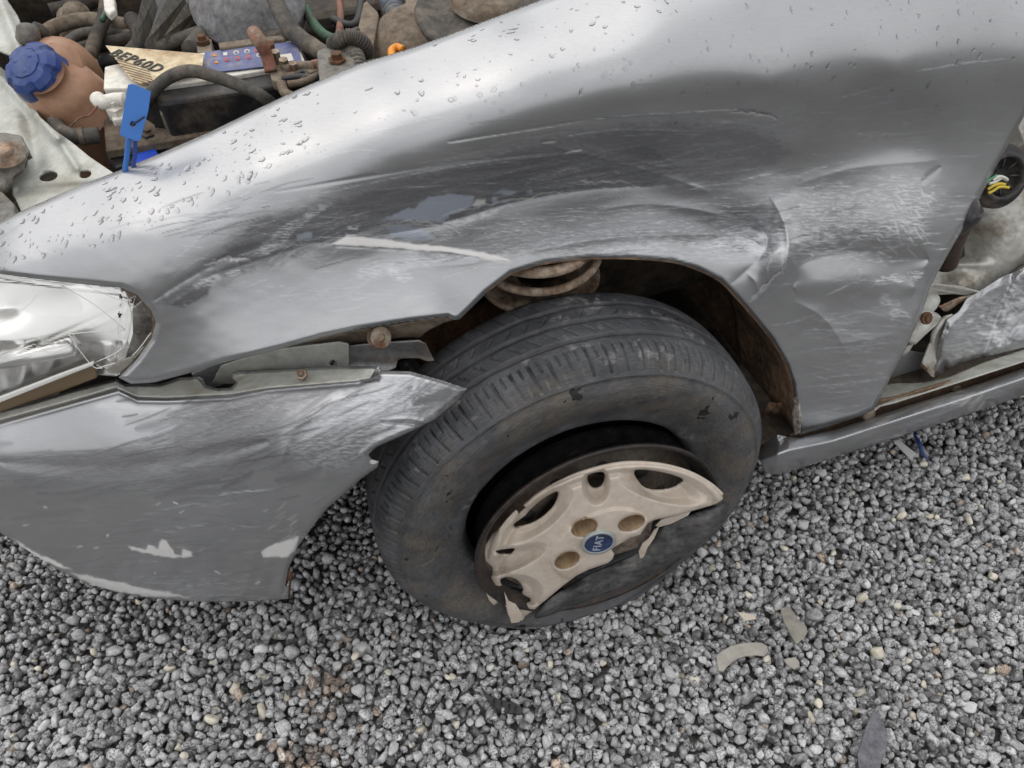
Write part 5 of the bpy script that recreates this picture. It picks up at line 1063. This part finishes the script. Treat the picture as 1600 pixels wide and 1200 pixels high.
# sill
SOUT = [(1184, 708), (1198, 690), (1215, 680), (1232, 682), (1250, 684), (1300, 672), (1360, 652), (1420, 633), (1500, 608), (1600, 574), (1760, 520), (1760, 568), (1600, 618), (1500, 652), (1400, 684), (1300, 716), (1230, 738), (1205, 742), (1192, 735)]
ST = TPS([(1200, 690, .512), (1190, 735, .515), (1220, 738, .503), (1240, 686, .503), (1250, 710, .490), (1240, 735, .500), (1400, 640, .503), (1400, 652, .488), (1400, 665, .484), (1400, 683, .495), (1600, 575, .505), (1600, 586, .490), (1600, 600, .485), (1600, 618, .497), (1760, 520, .505), (1760, 545, .487), (1760, 566, .498)], .0003)
def sill_y(x, y):
    yt = np.interp(x, [1184, 1232, 1300, 1420, 1500, 1600, 1760], [706, 681, 672, 633, 608, 574, 520]); yb = np.interp(x, [1184, 1230, 1300, 1400, 1500, 1600, 1760], [740, 740, 716, 684, 652, 618, 568])
    t = np.clip((y-yt)/(yb-yt+1e-6), 0, 1)
    return .516-.032*np.clip(t/.4, 0, 1)**.8+.016*np.clip((t-.62)/.38, 0, 1)**1.5+.02*np.clip((1215-x)/30, 0, 1)+.002*(fbm(x/40, y/20, 90)-.5)
SIL = Canvas()
SIL.streaks(1, (1250, 600, 1600, 700), 60, 18, (20, 90), (.8, 1.5), (.1, .5), 5, 3); SIL.streaks(3, (1300, 600, 1600, 680), 70, 18, (20, 90), (.8, 1.4), (.1, .6), 5, 4)
SIL.streaks(0, (1500, 620, 1560, 640), 8, 35, (15, 40), (.9, 1.4), (.4, .8), 8, 5)
sill = sheet('sill', SOUT, sill_y, M_paint, car, step=2., solid=.002, roll=.003, rollpx=3, attr=marks_of(SIL))
groove = [(1232, 681), (1300, 664), (1360, 642), (1375, 626), (1400, 622), (1500, 592), (1600, 560), (1760, 508), (1760, 530), (1600, 580), (1500, 614), (1400, 640), (1300, 676), (1250, 688)]
sheet('sill_groove', groove, lambda x, y: .530+0*x, mat('brown_groove', (.19, .12, .07), .6, 0, (.10, .06, .04), 20, .4, .7), car, step=2.5, solid=.004)
sheet('door_step', [(1340, 650), (1365, 625), (1385, 600), (1395, 592), (1410, 590), (1440, 598), (1480, 590), (1540, 565), (1600, 546), (1760, 496), (1760, 512), (1600, 564), (1500, 596), (1400, 628), (1375, 634), (1360, 646)],
      lambda x, y: TPS([(1350, 645, .528), (1390, 600, .575), (1400, 625, .527), (1440, 590, .572), (1500, 594, .523), (1500, 575, .550), (1600, 546, .552), (1600, 562, .521), (1760, 496, .55), (1760, 511, .521)], .0005)(x, y), M_inner, car, step=2.2, solid=.002)
sheet('step_well', [(1390, 600), (1395, 560), (1420, 548), (1480, 560), (1490, 585), (1440, 600), (1405, 592)], lambda x, y: .585+0*x, mat('grey_inner_metal', (.25, .26, .26), .4, .4), car, step=2.5, solid=.002)  # recessed sheet of grey inner metal by the door step
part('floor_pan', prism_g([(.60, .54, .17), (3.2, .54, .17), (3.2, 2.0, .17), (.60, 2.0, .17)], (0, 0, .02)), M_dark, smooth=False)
part('rubber_plug', lathe_g(atY(1356, 646, .522), (0, -.7, .7), [(0, .012), (.003, .012), (.005, .008), (.005, 0)], 20), M_tan)
part('rubber_plug', lathe_g(atY(1495, 609, .526), (0, -.7, .7), [(0, .009), (.002, .009), (.003, .006), (.003, 0)], 16), M_tan)
part('fender_foot_tear', prism_g(np.array([atY(x, y, q) for x, y, q in ((1242, 624, .538), (1248, 622, .535), (1253, 650, .525), (1250, 676, .512), (1243, 680, .515), (1240, 650, .53))]), (0, .004, 0)), mat('bare_edge', (.4, .38, .35), .6, 0, (.12, .08, .05), 80), fender, smooth=False)
sheet('arch_foot', [(1184, 700), (1186, 660), (1200, 630), (1238, 630), (1244, 678), (1225, 682), (1200, 690)], lambda x, y: .56+.0006*(1240-x)+.01*(fbm(x/8, y/8, 3)-.5), M_mud, car, step=2.5, solid=.002)
# ------------------------------------------------------------------ things lying about
tagc = [(200, 132), (208, 131), (236, 143), (232, 172), (220, 218), (217, 221), (190, 213), (187, 208), (192, 180)]
seal = sheet('seal_tag', tagc, lambda x, y: .798+0*x-.0003*(y-175), M_tag, None, holes=[ell(207.5, 194, 4.6, 4.6, 0, 14)], step=1.2, solid=.0016)
ORIG[seal.name] = Vector((0, 0, 0))
seal['label'] = 'blue plastic seal tag on a strap hanging over the fender edge by the battery'; seal['category'] = 'tag'
part('strap', tube_g([atY(201, 216, .790), atY(199, 240, .789), atY(195, 268, .787)], .0028, 8), M_tag, seal)
part('strap', tube_g([atY(211, 219, .792), atY(211, 240, .791), atY(208, 262, .789)], .0019, 8, rib=.25, ribn=12), mat('strap_dark_blue', (.02, .06, .30), .45), seal)
part('tag_cord', tube_g([atY(226, 182, .784), atY(214, 190, .785), atY(207, 194, .790)], .0012, 6), mat('cord_dark', (.01, .03, .10), .5), seal)
def shard(name, pts, z, h, m, label, cat, tilt=(0, 0), **k):
    P = zpoly(pts, z); c = P.mean(0); P[:, 2] += (P[:, 0]-c[0])*tilt[0]+(P[:, 1]-c[1])*tilt[1]
    o = mesh(name, *prism_g(P, (0, 0, -h)), m, None, smooth=False, bevel=h*.25, label=label, cat=cat, group='broken plastic shards on the gravel' if name == 'plastic_shard' else None); return o
shard('plastic_shard', [(1120, 1022), (1128, 1016), (1142, 1009), (1156, 1006), (1172, 1005), (1188, 1006), (1197, 1011), (1199, 1019), (1194, 1026), (1180, 1024), (1165, 1025), (1154, 1028), (1145, 1033), (1137, 1040), (1132, 1047), (1124, 1045)], .024, .004, M_shard, 'curved frosted plastic shard lying flat on the gravel', 'shard', (.15, .1))
shard('plastic_shard', [(1222, 946), (1235, 945), (1241, 955), (1246, 966), (1258, 980), (1260, 990), (1254, 999), (1243, 1008), (1236, 992), (1226, 968)], .026, .003, M_shard, 'long pointed translucent shard on the gravel right of the curved shard', 'shard', (.2, -.3))
shard('plastic_shard', [(1224, 1030), (1243, 1026), (1250, 1036), (1242, 1046), (1232, 1040)], .018, .003, M_shard, 'small pale shard just below the long pointed translucent shard', 'shard')
shard('plastic_shard', [(1152, 956), (1178, 960), (1182, 967), (1164, 969)], .020, .003, M_cover, 'tiny beige plastic splinter on the gravel above the curved shard', 'shard', (.2, .2))
shard('plastic_shard', [(1364, 1110), (1372, 1120), (1381, 1136), (1386, 1152), (1386, 1170), (1378, 1192), (1374, 1222), (1352, 1222), (1344, 1195), (1341, 1178), (1348, 1152), (1355, 1128)], .026, .004, M_shardgrey, 'dark grey leaf-shaped plastic shard at the lower right edge of the gravel', 'shard', (.1, .1))
blk = shard('black_trim_piece', [(752, 1072), (762, 1084), (778, 1092), (800, 1097), (818, 1106), (814, 1116), (796, 1114), (780, 1110), (766, 1098), (756, 1084)], .020, .006, M_blackpl, 'broken black ribbed plastic clip among the stones in front of the tyre', 'clip', (.1, .1))
for k, x in enumerate((772, 784, 796, 806)):
    part('rib', tube_g([atZ(x, 1092+k*4, .0235), atZ(x-3, 1108+k*2, .0235)], .0012, 6, 1), M_blackpl, blk)
shard('plastic_shard', [(1396, 690), (1404, 688), (1432, 708), (1424, 716)], .018, .003, mat('white_shard', (.5, .5, .5), .4), 'narrow pale plastic strip on the gravel beside the sill', 'shard', (.1, .1))
mesh('blue_strip', *tube_g([atZ(1428, 678, .018), atZ(1436, 692, .024), atZ(1442, 708, .020), atZ(1452, 718, .015)], [.002, .004, .003, .001], 8), M_blue, None, label='thin torn blue plastic strip on the gravel under the sill', cat='strip')

for P, z, r, m in (([(60, 60), (90, 40), (140, 30), (200, 40)], .58, .012, M_tan), ([(80, 20), (120, 10), (160, -10)], .55, .016, M_dark), ([(100, 70), (130, 52), (180, 50), (215, 58)], .57, .009, M_rubber_dusty), ([(345, 50), (372, 46), (400, 30)], .64, .009, M_tan),
                   ([(520, 30), (545, 40), (560, 30), (566, -10)], .62, .007, M_blackpl), ([(596, 60), (606, 30), (588, -10)], .60, .008, M_rust), ([(650, 60), (668, 50), (690, 34), (700, 10)], .68, .006, M_blackpl), ([(642, 30), (652, 44), (656, 60)], .66, .012, M_rust), ([(470, 60), (490, 70), (500, 82)], .66, .010, M_tan),
                   ([(540, 70), (548, 52), (560, 46)], .70, .004, M_blackpl), ([(488, 126), (520, 140), (540, 130)], .70, .005, M_blackpl), ([(200, 90), (220, 60), (206, 30)], .60, .013, M_dark)):
    part('hose', tube_g([atZ(x, y, z) for x, y in P], r, 12), m)
part('valve_body', lathe_g(atZ(120, 30, .56), (.3, -.4, .8), [(-.04, .03), (.0, .032), (.004, .024), (.02, .022), (.024, .014), (.03, .014), (.03, 0)], 20), M_tan)
part('bracket_plate', prism_g(zpoly([(110, 96), (150, 88), (158, 112), (150, 126), (128, 120)], .60), (0, 0, -.01)), M_tan, smooth=False, bevel=.002)
part('tray_edge', prism_g(zpoly([(255, 206), (440, 178), (445, 186), (262, 216)], .642), (0, 0, -.01)), M_tan, smooth=False, bevel=.002)
part('lid_slot', prism_g(zpoly([(388, 116), (402, 113), (404, 119), (390, 122)], .6795), (0, 0, -.002)), M_blackpl, smooth=False)
part('body_side', prism_g([(1.34, .56, .27), (3.1, .56, .27), (3.1, .60, .85), (1.34, .60, .85)], (0, .03, 0)), M_sill, smooth=False, bevel=.01)
part('sill_rear', prism_g([(1.28, .486, .15), (1.28, .482, .21), (1.28, .505, .245), (1.28, .57, .26), (1.28, .57, .15)], (1.82, 0, 0)), M_sill, smooth=False, bevel=.008)
